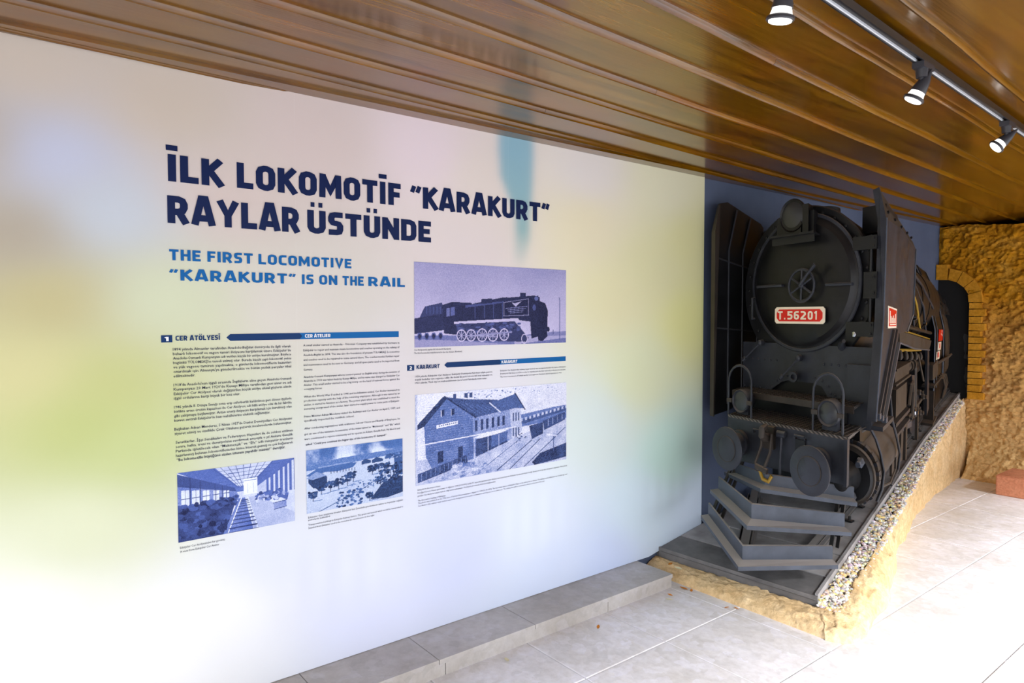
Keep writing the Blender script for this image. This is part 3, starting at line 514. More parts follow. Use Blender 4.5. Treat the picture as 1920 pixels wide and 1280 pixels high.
# 4 station
A = Art(W_+80, H_+30, 4); A.a = .90+.05*A.fb(5, 9); A.blobs(.3, .6, .02, .1, 25, .006, .3, .6); A.blobs(.6, .95, .02, .1, 20, .005, .4, .7)
A.poly([(0, .72), (.35, .78), (.7, .58), (1, .42), (1, 1), (0, 1)], .72); gn = A.fb(22, 12)
A.poly([(.62, .36), (.9, .30), (1, .29), (1, .46), (.66, .50)], .45); A.poly([(.64, .42), (1, .30), (1, .36), (.64, .48)], .25)
for i in range(12): A.poly([(.66+i*.03, .40-.009*i), (.675+i*.03, .395-.009*i), (.675+i*.03, .43-.009*i), (.66+i*.03, .435-.009*i)], .75)
A.poly([(.05, .34), (.17, .06), (.34, .30), (.35, .80), (.10, .86), (.06, .7)], .40)
for v in range(28): yy = .12+v*.026; A.line(.04, yy+.01, .35, yy, .005, .6, .5)
A.poly([(.34, .30), (.62, .26), (.66, .50), (.62, .62), (.35, .80)], .58); A.poly([(.58, .22), (.66, .26), (.67, .55), (.60, .64)], .72)
A.poly([(.16, .05), (.30, .10), (.50, .14), (.54, .28), (.36, .32)], .22); A.poly([(.46, .17), (.62, .09), (.69, .28), (.63, .26), (.52, .29)], .30); A.line(.45, .17, .52, .29, .014, .85)
for i in range(9): A.line(.19+i*.035, .10+.015*i, .33+i*.025, .31-.004*i, .006, .45, .7)
A.poly([(.0, .36), (.16, .05), (.19, .06), (.05, .36), (.0, .40)], .1); A.line(.17, .05, .36, .32, .018, .08); A.line(.62, .08, .69, .29, .014, .08)
for x in (.22, .29, .32): A.poly([(x, .03), (x+.02, .03), (x+.02, .09), (x, .08)], .2)
for x in (.15, .21): A.poly([(x, .20), (x+.018, .19), (x+.018, .26), (x, .27)], .1); A.line(x, .20, x, .27, .006, .8)
A.poly([(.12, .36), (.25, .335), (.25, .375), (.12, .40)], .9)
for i in range(9): A.ell(.14+i*.012, .372-.002*i, .003, .009, .2)
A.line(.05, .56, .35, .53, .014, .85); A.line(.35, .53, .62, .49, .012, .9)
for x, y in ((.13, .66), (.25, .64)): A.poly([(x, y), (x+.03, y-.01), (x+.03, y+.12), (x, y+.13)], .08)
for i in range(6): x = .355+i*.036; A.poly([(x, .36-.004*i), (x+.016, .355-.004*i), (x+.016, .48-.006*i), (x, .485-.006*i)], .12)
for i in range(3): x = .605+i*.018; A.poly([(x, .32), (x+.008, .32), (x+.008, .42), (x, .42)], .15); A.poly([(x, .50), (x+.008, .50), (x+.008, .60), (x, .60)], .15)
A.poly([(.34, .56), (.43, .51), (.58, .51), (.44, .58)], .92); A.poly([(.36, .58), (.57, .53), (.57, .66), (.36, .78)], .15); A.poly([(.46, .56), (.57, .53), (.57, .64), (.46, .70)], .35)
for x, y in ((.35, .82), (.44, .78), (.51, .73), (.57, .69)): A.line(x, .56, x, y, .008, .7)
A.poly([(0, .88), (.30, .74), (.31, .84), (0, .98)], .18)
for i in range(12): A.line(.01+i*.026, .89-.012*i, .01+i*.026, .96-.012*i, .005, .55)
A.poly([(.72, .50), (.82, .48), (.82, .62), (.74, .67)], .14); A.poly([(.82, .46), (.99, .38), (.99, .48), (.83, .58)], .2)
for i in range(4): A.line(.86+i*.035, .45-.015*i, .86+i*.035, .53-.02*i, .008, .6)
A.line(.5, .98, .74, .68, .010, .2); A.line(.58, 1, .80, .68, .010, .2); A.line(.68, 1, .99, .58, .010, .25); A.line(.40, .94, .66, .64, .008, .35)
A.poly([(.80, .86), (1, .78), (1, .96), (.76, 1), (.74, .96)], .12); A.line(.9, .86, .9, .66, .014, .3); A.line(.85, .64, .92, .67, .02, .85); A.blobs(.62, .70, .58, .68, 12, .007, .05, .2)
A.blobs(.20, .45, .84, .99, 50, .018, .3, .85, .6); A.a += .09*gn*(A.V > .1)*np.where(A.V > .6, 1, .5); A.a = np.where(A.U < .012, .75, A.a)
c4_ = A.col((10, 16, 52), (92, 118, 186), (236, 238, 252), .10)
wall_grid('station_photograph', 1.706, 2.7335, .846, 1.3055, c4_, pan)['label'] = 'blue tinted photograph of the old station building'

# ------------------------------------------------------------------ rock wall with tunnel
def nz(x, y, z, s, o=4): return noise.fractal(Vector((x*s, y*s, z*s)), 1.0, 2.0, o)
RY = 8.35
def in_tunnel(x, z):
    pts = [(-3.2, .3), (-2.80, .3), (-2.76, .80), (-2.62, .84), (-2.625, 1.85), (-2.635, 1.94), (-2.68, 2.02), (-2.76, 2.085), (-2.85, 2.11), (-3.2, 2.115)]
    ins = False
    for i in range(len(pts)):
        x0, y0 = pts[i]; x1, y1 = pts[(i+1) % len(pts)]
        if (y0 > z) != (y1 > z) and x < (x1-x0)*(z-y0)/(y1-y0)+x0: ins = not ins
    return ins
NX, NZ = 190, 220; xs = np.concatenate([np.linspace(-2.975, -1.6, 130), np.linspace(-1.58, 1.6, 60)]); zs = np.linspace(-.02, 1, NZ)
V = []; keep = {}
for i, x in enumerate(xs):
    top = 2.665+.03*nz(x, 3, 0, 3)-(.05 if -2.6 < x < -2.35 else 0)*0-.03*max(0, min(1, (x+2.62)*8))
    for j, z in enumerate(zs):
        zz = z*top; d = .06*nz(x, 0, zz, 2.2)+.022*nz(x, 7, zz*1.3, 10)+.03*nz(x*.8, 9, zz*1.4, 22, 5)
        edge = min(1, max(0, (x+2.975)/.06)); y = RY-.03-abs(d)*edge*1.2+.05*max(0, x+2.3)
        y -= .28*max(0, 1-zz/.5)**2*(x > -2.62)
        V.append((x, y, zz))
F = []
for i in range(NX-1):
    for j in range(NZ-1):
        cx = (xs[i]+xs[i+1])/2; cz = V[i*NZ+j][2]+.012
        if not in_tunnel(cx, cz): F.append((i*NZ+j, (i+1)*NZ+j, (i+1)*NZ+j+1, i*NZ+j+1))
# return to give it depth
off = len(V)
for i in range(NX): V.append((xs[i], RY+.35, V[i*NZ+NZ-1][2]))
F += [(i*NZ+NZ-1, (i+1)*NZ+NZ-1, off+i+1, off+i) for i in range(NX-1)]
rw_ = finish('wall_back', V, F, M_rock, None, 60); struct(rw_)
# dressed stones round the tunnel mouth
intr = [(-3.0, 2.091), (-2.853, 2.085), (-2.766, 2.055), (-2.700, 1.999), (-2.657, 1.923), (-2.648, 1.838)]
def outp(p, q, d):
    t = np.subtract(q, p); t /= np.linalg.norm(t); return np.array((-t[1], t[0]))*-1*d*-1
nr = [np.array((0, 1.)), np.array((.12, 1.)), np.array((.45, .9)), np.array((.75, .66)), np.array((.96, .28)), np.array((1, .0))]
for i in range(5):
    a, b = np.array(intr[i]), np.array(intr[i+1]); d = .125 if i else .165
    if i == 0: a = np.array((-2.972, 2.09))
    na, nb = nr[i]/np.linalg.norm(nr[i]), nr[i+1]/np.linalg.norm(nr[i+1])
    if i == 0: nb = na
    g = (b-a)*.035; pr = RY-.115-rng.uniform(0, .02)
    q = [a+g, b-g, b-g+nb*d, a+g+na*d]; obj('stone', MB().prism([(p[0], pr, p[1]) for p in q], (0, .13, 0)), M_stone, rw_, 0)
z = 1.835; k = 0
while z > .82:
    h = .072+rng.uniform(-.008, .012); w = .10+(.035 if k % 2 else 0)+rng.uniform(0, .015)
    obj('stone', MB().hexa([(-2.645, RY-.11-rng.uniform(0, .015), z-h+.005), (-2.645+w, RY-.115, z-h+.005), (-2.645+w, RY+.02, z-h+.005), (-2.645, RY+.02, z-h+.005), (-2.645, RY-.12, z-.003), (-2.645+w, RY-.112, z-.003), (-2.645+w, RY+.02, z-.003), (-2.645, RY+.02, z-.003)]), M_stone, rw_, 0)
    z -= h; k += 1
tun = finish('wall_tunnel', *(lambda b: (b.v, b.f))(MB().box((-3.3, RY+1.2, .3), (-2.3, RY+1.25, 2.4)).box((-2.63, RY+.03, .3), (-2.60, RY+1.2, 2.2)).box((-3.3, RY+.05, 2.12), (-2.6, RY+1.2, 2.2)).box((-3.3, RY-.02, .3), (-3.25, RY+1.2, 2.2))), M_black, None, 0); struct(tun)
# flaked patches in the black paint of the tunnel back
M_flk = plain('flaked_grey_paint', lin((58, 58, 60)), .8)
tunb = finish('trim_2', *(lambda b: (b.v, b.f))(MB().box((-2.972, RY-.035, .80), (-2.645, RY-.015, 2.1))), M_black, None, 0); struct(tunb)
me = tunb.data; bm = bmesh.new(); 
pl = [(-2.972, .8), (-2.648, .8), (-2.650, 1.84), (-2.66, 1.92), (-2.703, 1.995), (-2.768, 2.052), (-2.853, 2.082), (-2.972, 2.088)]
bm.from_mesh(bpy.data.meshes.new('x')); vv = [bm.verts.new((x, RY-.035, z)) for x, z in pl]; bm.faces.new(vv); r_ = bmesh.ops.extrude_face_region(bm, geom=bm.faces[:]); bmesh.ops.translate(bm, verts=[g for g in r_['geom'] if isinstance(g, bmesh.types.BMVert)], vec=(0, .02, 0)); bmesh.ops.recalc_face_normals(bm, faces=bm.faces); bm.to_mesh(me); bm.free()
def blot(cx, cz, rx, rz, sd):
    r = np.random.RandomState(sd); pts = []
    for k in range(22):
        a = 2*math.pi*k/22; q = 1+.22*math.sin(3*a+sd)+.12*math.sin(5*a+2*sd); x = cx+rx*q*math.cos(a); pts.append((min(x, -2.652), RY-.0385, cz+rz*q*math.sin(a)))
    obj('flaked_patch', MB().prism(pts, (0, .003, 0)), M_flk, tunb, 0)
blot(-2.675, 1.40, .045, .105, 1); blot(-2.68, 1.27, .026, .045, 4); blot(-2.672, 1.06, .035, .075, 2); blot(-2.665, .92, .022, .05, 7)

# ------------------------------------------------------------------ diorama platform with rails
ZR = lambda y: .13+.155*(y-3.6)
XR = lambda y: np.interp(y, [3.64, 4.4, 5.47, 6.57, 7.2, 8.3], [-1.873, -2.017, -2.223, -2.440, -2.545, -2.735])
plt = thing('track_platform', 'grey raised sleeper platform with rails under the locomotive, narrowing to the tunnel', 'platform', (-2.4, 3.7, 0))
def PO(p): return (p[0]+2.4, p[1]-3.7, p[2])
def pobj(name, mb, mat, par=plt, smooth=0): return finish(name, [PO(v) for v in mb.v] if par is plt else mb.v, mb.f, mat, par, smooth)
mb = MB(); yy = [3.60, 4.4, 5.47, 6.57, 7.2, 8.34]
for a, b in zip(yy, yy[1:]):
    fa = (lambda y: 3.60 if y == 3.60 else y)
    mb.hexa([(-2.974, a-(.005 if a == 3.6 else 0), 0), (XR(a), a+(.04 if a == 3.6 else 0), 0), (XR(b), b, 0), (-2.974, b, 0), (-2.974, a-(.005 if a == 3.6 else 0), ZR(a)-.035), (XR(a), a+(.04 if a == 3.6 else 0), ZR(a)-.035), (XR(b), b, ZR(b)-.035), (-2.974, b, ZR(b)-.035)])
pobj('base', mb, M_plat)
jy = [3.60, 3.83, 4.125, 4.403, 4.648, 4.913, 5.174, 5.469, 5.763, 6.035, 6.302, 6.566, 6.82, 7.06, 7.29, 7.51, 7.72, 7.92, 8.11, 8.30]
for i, (a, b) in enumerate(zip(jy, jy[1:])):
    g = .007; sk = .035
    xa, xb = XR(a)-.012, XR(b)-.012
    t = .035+rng.uniform(-.002, .002)
    ya, yb = a+g, b-g
    p = [(-2.95, ya-.01, ZR(ya)-.035), (xa, ya+sk, ZR(ya+sk)-.035), (xb, yb+sk, ZR(yb+sk)-.035), (-2.95, yb-.01, ZR(yb)-.035)]
    mb = MB().hexa(p+[(x, y, z+t) for x, y, z in p]); o = pobj('sleeper', mb, M_slee if i > 0 else M_plat)
    if i == 0: o.name = 'front_slab'; o['label'] = 'dark smooth front slab'
# rim angle
mb = MB()
ye = [3.64, 4.4, 5.47, 6.57, 7.2, 8.3]
for a, b in zip(ye, ye[1:]):
    p = [(XR(a)-.014, a, ZR(a)-.05), (XR(a)+.004, a, ZR(a)-.05), (XR(b)+.004, b, ZR(b)-.05), (XR(b)-.014, b, ZR(b)-.05)]; mb.hexa(p+[(x, y, z+.062) for x, y, z in p])
pobj('edge_strip', mb, M_slee)
pobj('front_apron', MB().hexa([(-2.95, 3.587, .0), (-1.868, 3.628, .0), (-1.868, 3.636, .0), (-2.95, 3.595, .0), (-2.95, 3.587, .135), (-1.868, 3.628, .138), (-1.868, 3.640, .138), (-2.95, 3.6, .135)]), M_plat)
pobj('edge_strip', MB().tube([(-2.93, 3.585, .112), (-1.87, 3.626, .116)], .003, 6), M_rail)
def rail(p0, p1, sc):
    p0, p1 = np.array(p0, float), np.array(p1, float); d = p1-p0; d /= np.linalg.norm(d); n = np.array((d[1], -d[0], 0)); n /= np.linalg.norm(n); mb = MB()
    for w0, w1, h0, h1 in ((-.055, .055, 0, .010), (-.012, .012, .008, .055), (-.026, .026, .05, .072), (.032, .040, .008, .052), (-.052, -.044, .008, .04)):
        w0, w1, h0, h1 = w0*sc, w1*sc, h0*sc, h1*sc; q = []
        for h in (h0, h1): q += [p0+n*w0+(0, 0, h), p0+n*w1+(0, 0, h), p1+n*w1+(0, 0, h), p1+n*w0+(0, 0, h)]
        mb.hexa(q)
    return mb
pobj('rail', rail((-2.44, 3.80, ZR(3.80)), (-2.90, 4.66, ZR(4.66)), 1.0), M_rail)
pobj('rail', rail((-2.14, 4.05, ZR(4.05)), (-2.86, 8.30, ZR(8.30)), .75), M_rail)
for i, y in enumerate(jy[2:-3]):
    x = np.interp(y, [4.4, 8.0], [-2.155, -2.80]); s = 1-.11*(y-4.16)
    mb = MB().box((x-.02*s, y-.022*s, ZR(y)), (x+.05*s, y+.022*s, ZR(y)+.012*s)).tube([(x+.025*s, y, ZR(y)+.01), (x+.025*s, y, ZR(y)+.04*s)], .009*s, 6)
    o = pobj('rail_clip', mb, M_blk)
# gravel strip
V = []; F = []
ico = [(0, 0, 1), (.894, 0, .447), (.276, .851, .447), (-.724, .526, .447), (-.724, -.526, .447), (.276, -.851, .447), (.724, .526, -.447), (-.276, .851, -.447), (-.894, 0, -.447), (-.276, -.851, -.447), (.724, -.526, -.447), (0, 0, -1)]
icf = [(0, 1, 2), (0, 2, 3), (0, 3, 4), (0, 4, 5), (0, 5, 1), (1, 6, 2), (2, 7, 3), (3, 8, 4), (4, 9, 5), (5, 10, 1), (2, 6, 7), (3, 7, 8), (4, 8, 9), (5, 9, 10), (1, 10, 6), (6, 11, 7), (7, 11, 8), (8, 11, 9), (9, 11, 10), (10, 11, 6)]
cols = []
pal = [lin(c) for c in ((244, 240, 230), (226, 218, 212), (206, 198, 204), (240, 218, 150), (222, 202, 168), (250, 248, 246), (188, 180, 186))]
def pebble(x, y, z, r):
    a = random.uniform(0, 6.28); sx, sy, sz = r*random.uniform(.8, 1.5), r*random.uniform(.7, 1.1), r*random.uniform(.5, .9); o = len(V); c = pal[min(6, int(random.random()*7))]; c = tuple(min(1, v*random.uniform(.85, 1.1)) for v in c)
    for p in ico: V.append((x+sx*p[0]*math.cos(a)-sy*p[1]*math.sin(a), y+sx*p[0]*math.sin(a)+sy*p[1]*math.cos(a), z+sz*p[2])); cols.append((*c, 1))
    for q in icf: F.append(tuple(i+o for i in q))
for _ in range(3600):
    y = 3.62+4.55*random.random()**1.25; wd = np.interp(y, [3.6, 4.6, 6, 8.2], [.13, .125, .09, .05]); u = random.random()
    pebble(XR(y)+.008+wd*u, y, ZR(y)-.03-.03*u+random.uniform(-.01, .012), random.uniform(.007, .014)*(1 if y < 6 else .85))
me = bpy.data.meshes.new('gravel'); me.from_pydata(V, [], F); ca = me.color_attributes.new('Col', 'FLOAT_COLOR', 'POINT'); ca.data.foreach_set('color', np.array(cols, np.float32).reshape(-1))
me.materials.append(vcol_mat('pebbles', .7)); gv = bpy.data.objects.new('gravel', me); C.objects.link(gv); gv['kind'] = 'stuff'; tag(gv, 'pale pebble strip between the track platform and the sand bank', 'gravel')
# sand bank
path = []   # (outer x,y), (inner x,y), inner z
for t in np.linspace(0, 1, 60):
    x = -2.96+(-1.74+2.96)*t; path.append(((x+.02*t, 3.455-.03*(1-t)*0+.0*t-.0), (x-.01-.12*t, 3.592+.035*t), .055+.012*t))
for t in np.linspace(0, 1, 14)[1:]:
    a = -math.pi/2+t*math.pi/2*.9; path.append(((-1.74+.13*math.cos(a)+.0, 3.575+.13*math.sin(a)), (-1.862+.02*t, 3.63), .067+.01*t))
for y in np.linspace(3.66, 8.3, 190):
    xo = np.interp(y, [3.66, 4.2, 5.0, 5.65, 6.3, 7.1, 7.8, 8.3], [-1.61, -1.72, -2.02, -2.205, -2.36, -2.53, -2.62, -2.66])+.03*nz(0, y, 5, 2.5); wd = np.interp(y, [3.6, 4.6, 6, 7, 8.2], [.11, .105, .07, .04, .03])
    path.append(((xo, y), (XR(y)+wd, y), ZR(y)-.055))
V = []; F = []; K = 22
for i, (o_, n_, zi) in enumerate(path):
    for k in range(K):
        t = k/(K-1); x = o_[0]*(1-t)+n_[0]*t; y = o_[1]*(1-t)+n_[1]*t; z = zi*math.sin(t*math.pi/2*.98)**.62+.01
        d = .016*nz(x, y, z, 14)+.010*nz(x, y, z, 34); e_ = min(1, t*6)
        if k == K-1: z -= .06
        V.append((x+d*.9*e_*(1 if i > 70 else 0), y-(d*.9*e_ if i < 74 else 0), z*(1 if k else 0)+abs(d)*1.1*e_ - (.01 if k == 0 else 0)))
for i in range(len(path)-1):
    for k in range(K-1): F.append((i*K+k, (i+1)*K+k, (i+1)*K+k+1, i*K+k+1))
sb = finish('sand_bank', V, F, M_sand, None, 80); tag(sb, 'rough sand-coloured mortar bank around the front and right of the track platform', 'bank')

# terracotta block
tb = MB().box((-2.175, 7.56, 0), (-1.55, 8.02, .19)); o = obj('terracotta_block', tb, rocky('terracotta', [(.3, lin((196, 128, 98))), (.7, lin((214, 152, 122)))], 50, .2), None, 0)
bv = bmesh.new(); bv.from_mesh(o.data); bmesh.ops.bevel(bv, geom=bv.edges[:], offset=.008, segments=2, affect='EDGES'); bv.to_mesh(o.data); bv.free(); tag(o, 'pinkish terracotta block on the floor by the rock wall at the right', 'block')
# ------------------------------------------------------------------ locomotive
c15, s15 = math.cos(R(15)), math.sin(R(15)); OX, OY, OZ = -2.27, 4.16, .2165
def M(p, full=False):
    a, b, h = p; s = 1-.11*b
    return (-.19*b+a*s*c15, b-a*s*s15, .155*b+h*s)
WL = -2.953-OX
def tobj(name, mb, mat, par, smooth=35): return finish(name, [M(v) for v in mb.v], mb.f, mat, par, smooth, cut=True, wallx=WL)
loco = thing('steam_locomotive', 'large black steam locomotive front emerging from the wall with red number plate', 'locomotive', (OX, OY, OZ))
FA = (0, -1, 0)
# smokebox and boiler
sm = tobj('smokebox', MB().lathe((0, 0, 1.66), (0, 1, 0), [(0, .405), (0, .515), (.012, .525), (.9, .525), (.91, .50)], 64), M_blk, loco)
for k in range(30):
    a = 2*math.pi*k/30+.1; tobj('rivet', MB().lathe((.478*math.sin(a), 0, 1.66+.478*math.cos(a)), FA, [(0, .013), (.009, .012), (.013, .004)], 7), M_blk, sm)
tobj('boiler', MB().lathe((0, .9, 1.66), (0, 1, 0), [(0, .49), (2.2, .49)], 48), M_blk, loco)
for b_ in (1.2, 1.6, 2.0, 2.4): tobj('boiler_band', MB().lathe((0, b_, 1.66), (0, 1, 0), [(0, .48), (0, .498), (.04, .498), (.04, .48)], 48), M_blk, loco)
tobj('chimney', MB().lathe((0, .45, 2.15), (0, 0, 1), [(0, .15), (.06, .12), (.10, .12)], 24), M_blk, loco)
dr = tobj('smokebox_door', MB().lathe((.01, .0, 1.690), FA, [(0, .425), (.02, .43), (.03, .425), (.036, .405), (.044, .395), (.066, .37), (.080, .28), (.086, .15), (.088, .001)], 72), M_door, loco)
tobj('door_rim', MB().lathe((.01, -.018, 1.690), FA, [(0, .436), (.010, .440), (.020, .434), (.022, .418), (.012, .414)], 72), M_grey, dr)
for z_, x0, x1, w_ in ((1.897, .385, .54, .038), (1.405, .345, .53, .042), (1.655, .46, .545, .075)):
    q = tobj('hinge_strap', MB().box((x0, -.05, z_-w_), (x1, -.015, z_+w_)), M_blk, dr, 0)
    for zz in (-.6, .6): tobj('strap_bolt', MB().lathe((x1-.02, -.05, z_+zz*w_), FA, [(0, .008), (.006, .007), (.008, .001)], 6), M_blk, q)
tobj('hinge_pin', MB().tube([(.50, -.03, 1.36), (.50, -.03, 1.94)], .012, 8), M_blk, dr)
for pts in ([(-.345, -.075, 1.675), (-.345, -.10, 1.675), (-.12, -.115, 1.675), (-.12, -.085, 1.675)], [(.22, -.085, 1.665), (.22, -.115, 1.665), (.395, -.10, 1.665), (.395, -.07, 1.665)], [(-.39, -.06, 1.60), (-.395, -.09, 1.60), (-.395, -.09, 1.46), (-.39, -.06, 1.46)]):
    tobj('door_handrail', MB().tube(pts, .0095, 8), M_grey, dr)
WHX = .043
wh = tobj('hand_wheel', (lambda b: [b.tube([( WHX+.098*math.cos(t), -.13, 1.667+.098*math.sin(t)) for t in np.linspace(0, 2*math.pi, 33)], .010, 8), [b.tube([(WHX, -.13, 1.667), (WHX+.095*math.cos(t), -.13, 1.667+.095*math.sin(t))], .008, 6) for t in np.arange(6)*math.pi/3+.5], b.lathe((WHX, -.08, 1.667), FA, [(0, .022), (.06, .02), (.07, .012)], 12)][0])(MB()), M_grey, dr)
tobj('dart_handle', MB().tube([(WHX, -.16, 1.667), (.10, -.165, 1.73), (.155, -.16, 1.785)], [.013, .010, .014], 8), M_grey, wh)
# number plate
np0 = MB()
def chamf(x0, x1, z0, z1, c): return [(x0+c, z0), (x1-c, z0), (x1, z0+c), (x1, z1-c), (x1-c, z1), (x0+c, z1), (x0, z1-c), (x0, z0+c)]
pla = tobj('number_plate', np0.prism([(x, -.105, z) for x, z in chamf(-.181, .215, 1.432, 1.537, .014)], (0, .012, 0)), M_white, dr, 0)
pla.parent = loco; pla['label'] = 'red number plate with cream border'
tobj('red_field', MB().prism([(x, -.1075, z) for x, z in chamf(-.164, .198, 1.447, 1.522, .020)], (0, .003, 0)), M_red, pla, 0)
for ch_, a0, a1 in (('T', -.154, -.113), ('.', -.1005, -.090), ('5', -.073, -.031), ('6', -.021, .021), ('2', .032, .075), ('0', .088, .127), ('1', .139, .158)): sign('plate_letter', ch_, M_white, pla, a0, a1, 1.4585, .052, t=.20, M_=lambda p, q, k: M((p, -.1092-k*.0004, q)))
# headlamp on the smokebox
hl = tobj('headlamp', MB().lathe((-.04, -.115, 2.105), (0, 1, 0), [(0, .088), (-.012, .100), (0, .106), (.03, .106), (.10, .085), (.15, .04)], 32).box((-.165, -.12, 1.985), (.03, -.02, 2.10)).box((.045, -.13, 1.985), (.09, -.04, 2.16)).box((.09, -.11, 1.99), (.125, -.04, 2.12)), M_door, loco)
tobj('lamp_glass', MB().lathe((-.04, -.113, 2.105), FA, [(0, .09), (.010, .07), (.018, .03), (.020, .001)], 32), M_glass, hl)
tobj('lamp_bracket', MB().box((-.20, -.19, 1.968), (.155, -.0, 1.98)).box((-.19, -.15, 1.925), (.145, -.14, 1.968)), M_blk, loco, 0)
# valve levers and plugs on the front
tobj('drain_lever', MB().lathe((0, -.03, 1.215), FA, [(0, .022), (.05, .02), (.06, .006)], 12).tube([(0, -.07, 1.215), (-.12, -.09, 1.095)], .008, 6).lathe((-.125, -.09, 1.09), (-.7, -.1, -.7), [(-.02, .004), (-.01, .016), (.015, .016), (.025, .004)], 10), M_grey, loco)
tobj('drain_lever', MB().lathe((-.331, -.03, 1.301), FA, [(0, .022), (.05, .02), (.06, .006)], 12).tube([(-.331, -.07, 1.301), (-.46, -.09, 1.19)], .008, 6).lathe((-.465, -.09, 1.185), (-.7, -.1, -.7), [(-.02, .004), (-.01, .016), (.015, .016), (.025, .004)], 10), M_grey, loco)
tobj('washout_plug', MB().lathe((.403, -.01, 1.375), FA, [(0, .02), (.03, .02), (.045, .015), (.05, .002)], 12), M_chrome, loco)
tobj('washout_plug', MB().lathe((.309, -.01, 1.298), (.5, -1, .5), [(0, .03), (.03, .022), (.06, .008), (.09, .012)], 12), M_grey, loco)
tobj('washout_plug', MB().lathe((-.03, -.06, 1.095), FA, [(0, .034), (.03, .034), (.03, .018), (.005, .018)], 14), M_grey, loco)
# saddle plate with arch cut
arch = [(-.52, .965), (-.27, .965), (-.27, .985), (-.25, .985), (-.16, 1.045), (-.10, 1.06), (.10, 1.06), (.17, 1.045), (.205, 1.0), (.215, .975), (.56, .975), (.56, 1.30), (-.52, 1.30)]
sd = tobj('saddle_plate', MB().prism([(x, -.02, z) for x, z in arch], (0, .03, 0)), M_grey, loco, 0)
def riv(x, z_): tobj('rivet', MB().lathe((x, -.02, z_), FA, [(0, .009), (.006, .008), (.009, .002)], 6), M_grey, sd)
for x in np.arange(-.48, .55, .055):
    if abs(x) > .16: riv(x, 1.185)
for x, z_ in [(-.24, 1.0), (-.20, 1.05), (-.16, 1.075), (-.11, 1.09), (.12, 1.09), (.17, 1.08), (.215, 1.05), (.235, 1.01)]+[(x, 1.0) for x in np.arange(.27, .55, .05)]+[(x, .99) for x in np.arange(-.5, -.26, .05)]: riv(x, z_)
tobj('saddle', MB().box((-.40, .01, .6), (.44, .6, 1.25)), M_door, loco, 0)
tobj('side_sheet', MB().box((.36, -.05, .83), (.53, .4, 1.20)), M_grey, loco, 0)
# chequer plate steps
def chequer():
    q = NT('chequer_plate', .5); c_ = q.co((1, 1, 1)); w = q.n('ShaderNodeTexWave', Scale=26., bands_direction='DIAGONAL'); q.l(c_, w.inputs['Vector'])
    n1 = q.noise(c_, 8, 5); a = q.mix(w.outputs['Fac'], lin((38, 38, 40)), lin((122, 114, 108))); a = q.mix(.5, a, q.ramp(n1, [(.3, (.5, .5, .5)), (.7, (1.2, 1.15, 1.1))]), 'MULTIPLY'); q.color(a); q.bump(w.outputs['Fac'], .6, .01); return q.m
M_chq = chequer()
def stepplate(name, x0, x1, y0, y1, z0, z1, off_=0.):
    o = tobj(name, MB().box((x0, y0, z0), (x1, y1, z1)), M_chq, loco, 0); mb = MB(); n = int((x1-x0)/.034)
    for i in range(n): x = x0+.02+(x1-x0-.04)*i/(n-1); mb.hexa([(x-.004, y0+.008, z1), (x+.004, y0+.008, z1), (x+.004+.05, y1-.005, z1), (x-.004+.05, y1-.005, z1), (x-.003, y0+.008, z1+.004), (x+.003, y0+.008, z1+.004), (x+.003+.05, y1-.005, z1+.004), (x-.003+.05, y1-.005, z1+.004)])
    q_ = tobj('tread_ribs', mb, M_dusty, o, 0); q_['kind'] = 'stuff'
stepplate('upper_step', -.50, .455, -.20, .0, .965, .983)
tobj('step_lip', MB().box((-.50, -.215, .945), (.455, -.195, .983)), M_dusty, loco, 0)
tobj('step_riser', MB().box((-.42, -.06, .84), (.37, -.04, .965)), M_door, loco, 0)
stepplate('lower_step', -.445, .465, -.36, -.05, .832, .848)
# buffer beam
bm_ = tobj('buffer_beam', MB().hexa([(-.445, -.36, .565), (.455, -.36, .595), (.455, -.33, .595), (-.445, -.33, .565), (-.445, -.36, .832), (.465, -.36, .832), (.465, -.33, .832), (-.445, -.33, .832)]).box((.445, -.378, .59), (.465, -.33, .84)), M_grey, loco, 0)
for x, z_ in ((-.17, .795), (.15, .81)): tobj('lifting_handle', MB().tube([(x-.035, -.36, z_-.02), (x-.035, -.38, z_-.02), (x-.035, -.385, z_), (x+.035, -.385, z_), (x+.035, -.38, z_-.02), (x+.035, -.36, z_-.02)], .006, 6), M_grey, bm_)
tobj('cover_plate', MB().box((.115, -.37, .715), (.185, -.36, .785)), M_blk, bm_, 0)
# drawhook
hk = tobj('drawhook', MB().tube([(-.075, -.35, .76), (-.075, -.46, .78), (-.075, -.50, .80), (-.075, -.50, .835), (-.075, -.45, .84), (-.075, -.42, .80)], [.03, .028, .026, .024, .02, .012], 10).box((-.115, -.40, .70), (-.035, -.355, .83)), M_dusty, loco)
tobj('shackle', MB().tube([(-.035, -.43, .80), (-.03, -.46, .70), (-.055, -.50, .61), (-.10, -.51, .60), (-.13, -.49, .63), (-.105, -.45, .72), (-.10, -.44, .79)], .011, 8).tube([(-.12, -.50, .615), (-.03, -.50, .60)], .018, 8), M_dusty, hk)
tobj('screw_coupling', MB().tube([(.02, -.38, .80), (.02, -.40, .66), (.015, -.40, .50)], [.014, .012, .010], 8).lathe((.02, -.39, .80), (1, 0, 0), [(-.03, .02), (.03, .02)], 10), M_grey, hk)
tobj('coupling_link', MB().tube([(-.09, -.50, .60), (-.06, -.51, .555), (-.02, -.50, .545), (-.0, -.49, .58)], .012, 8), M_yel, hk)
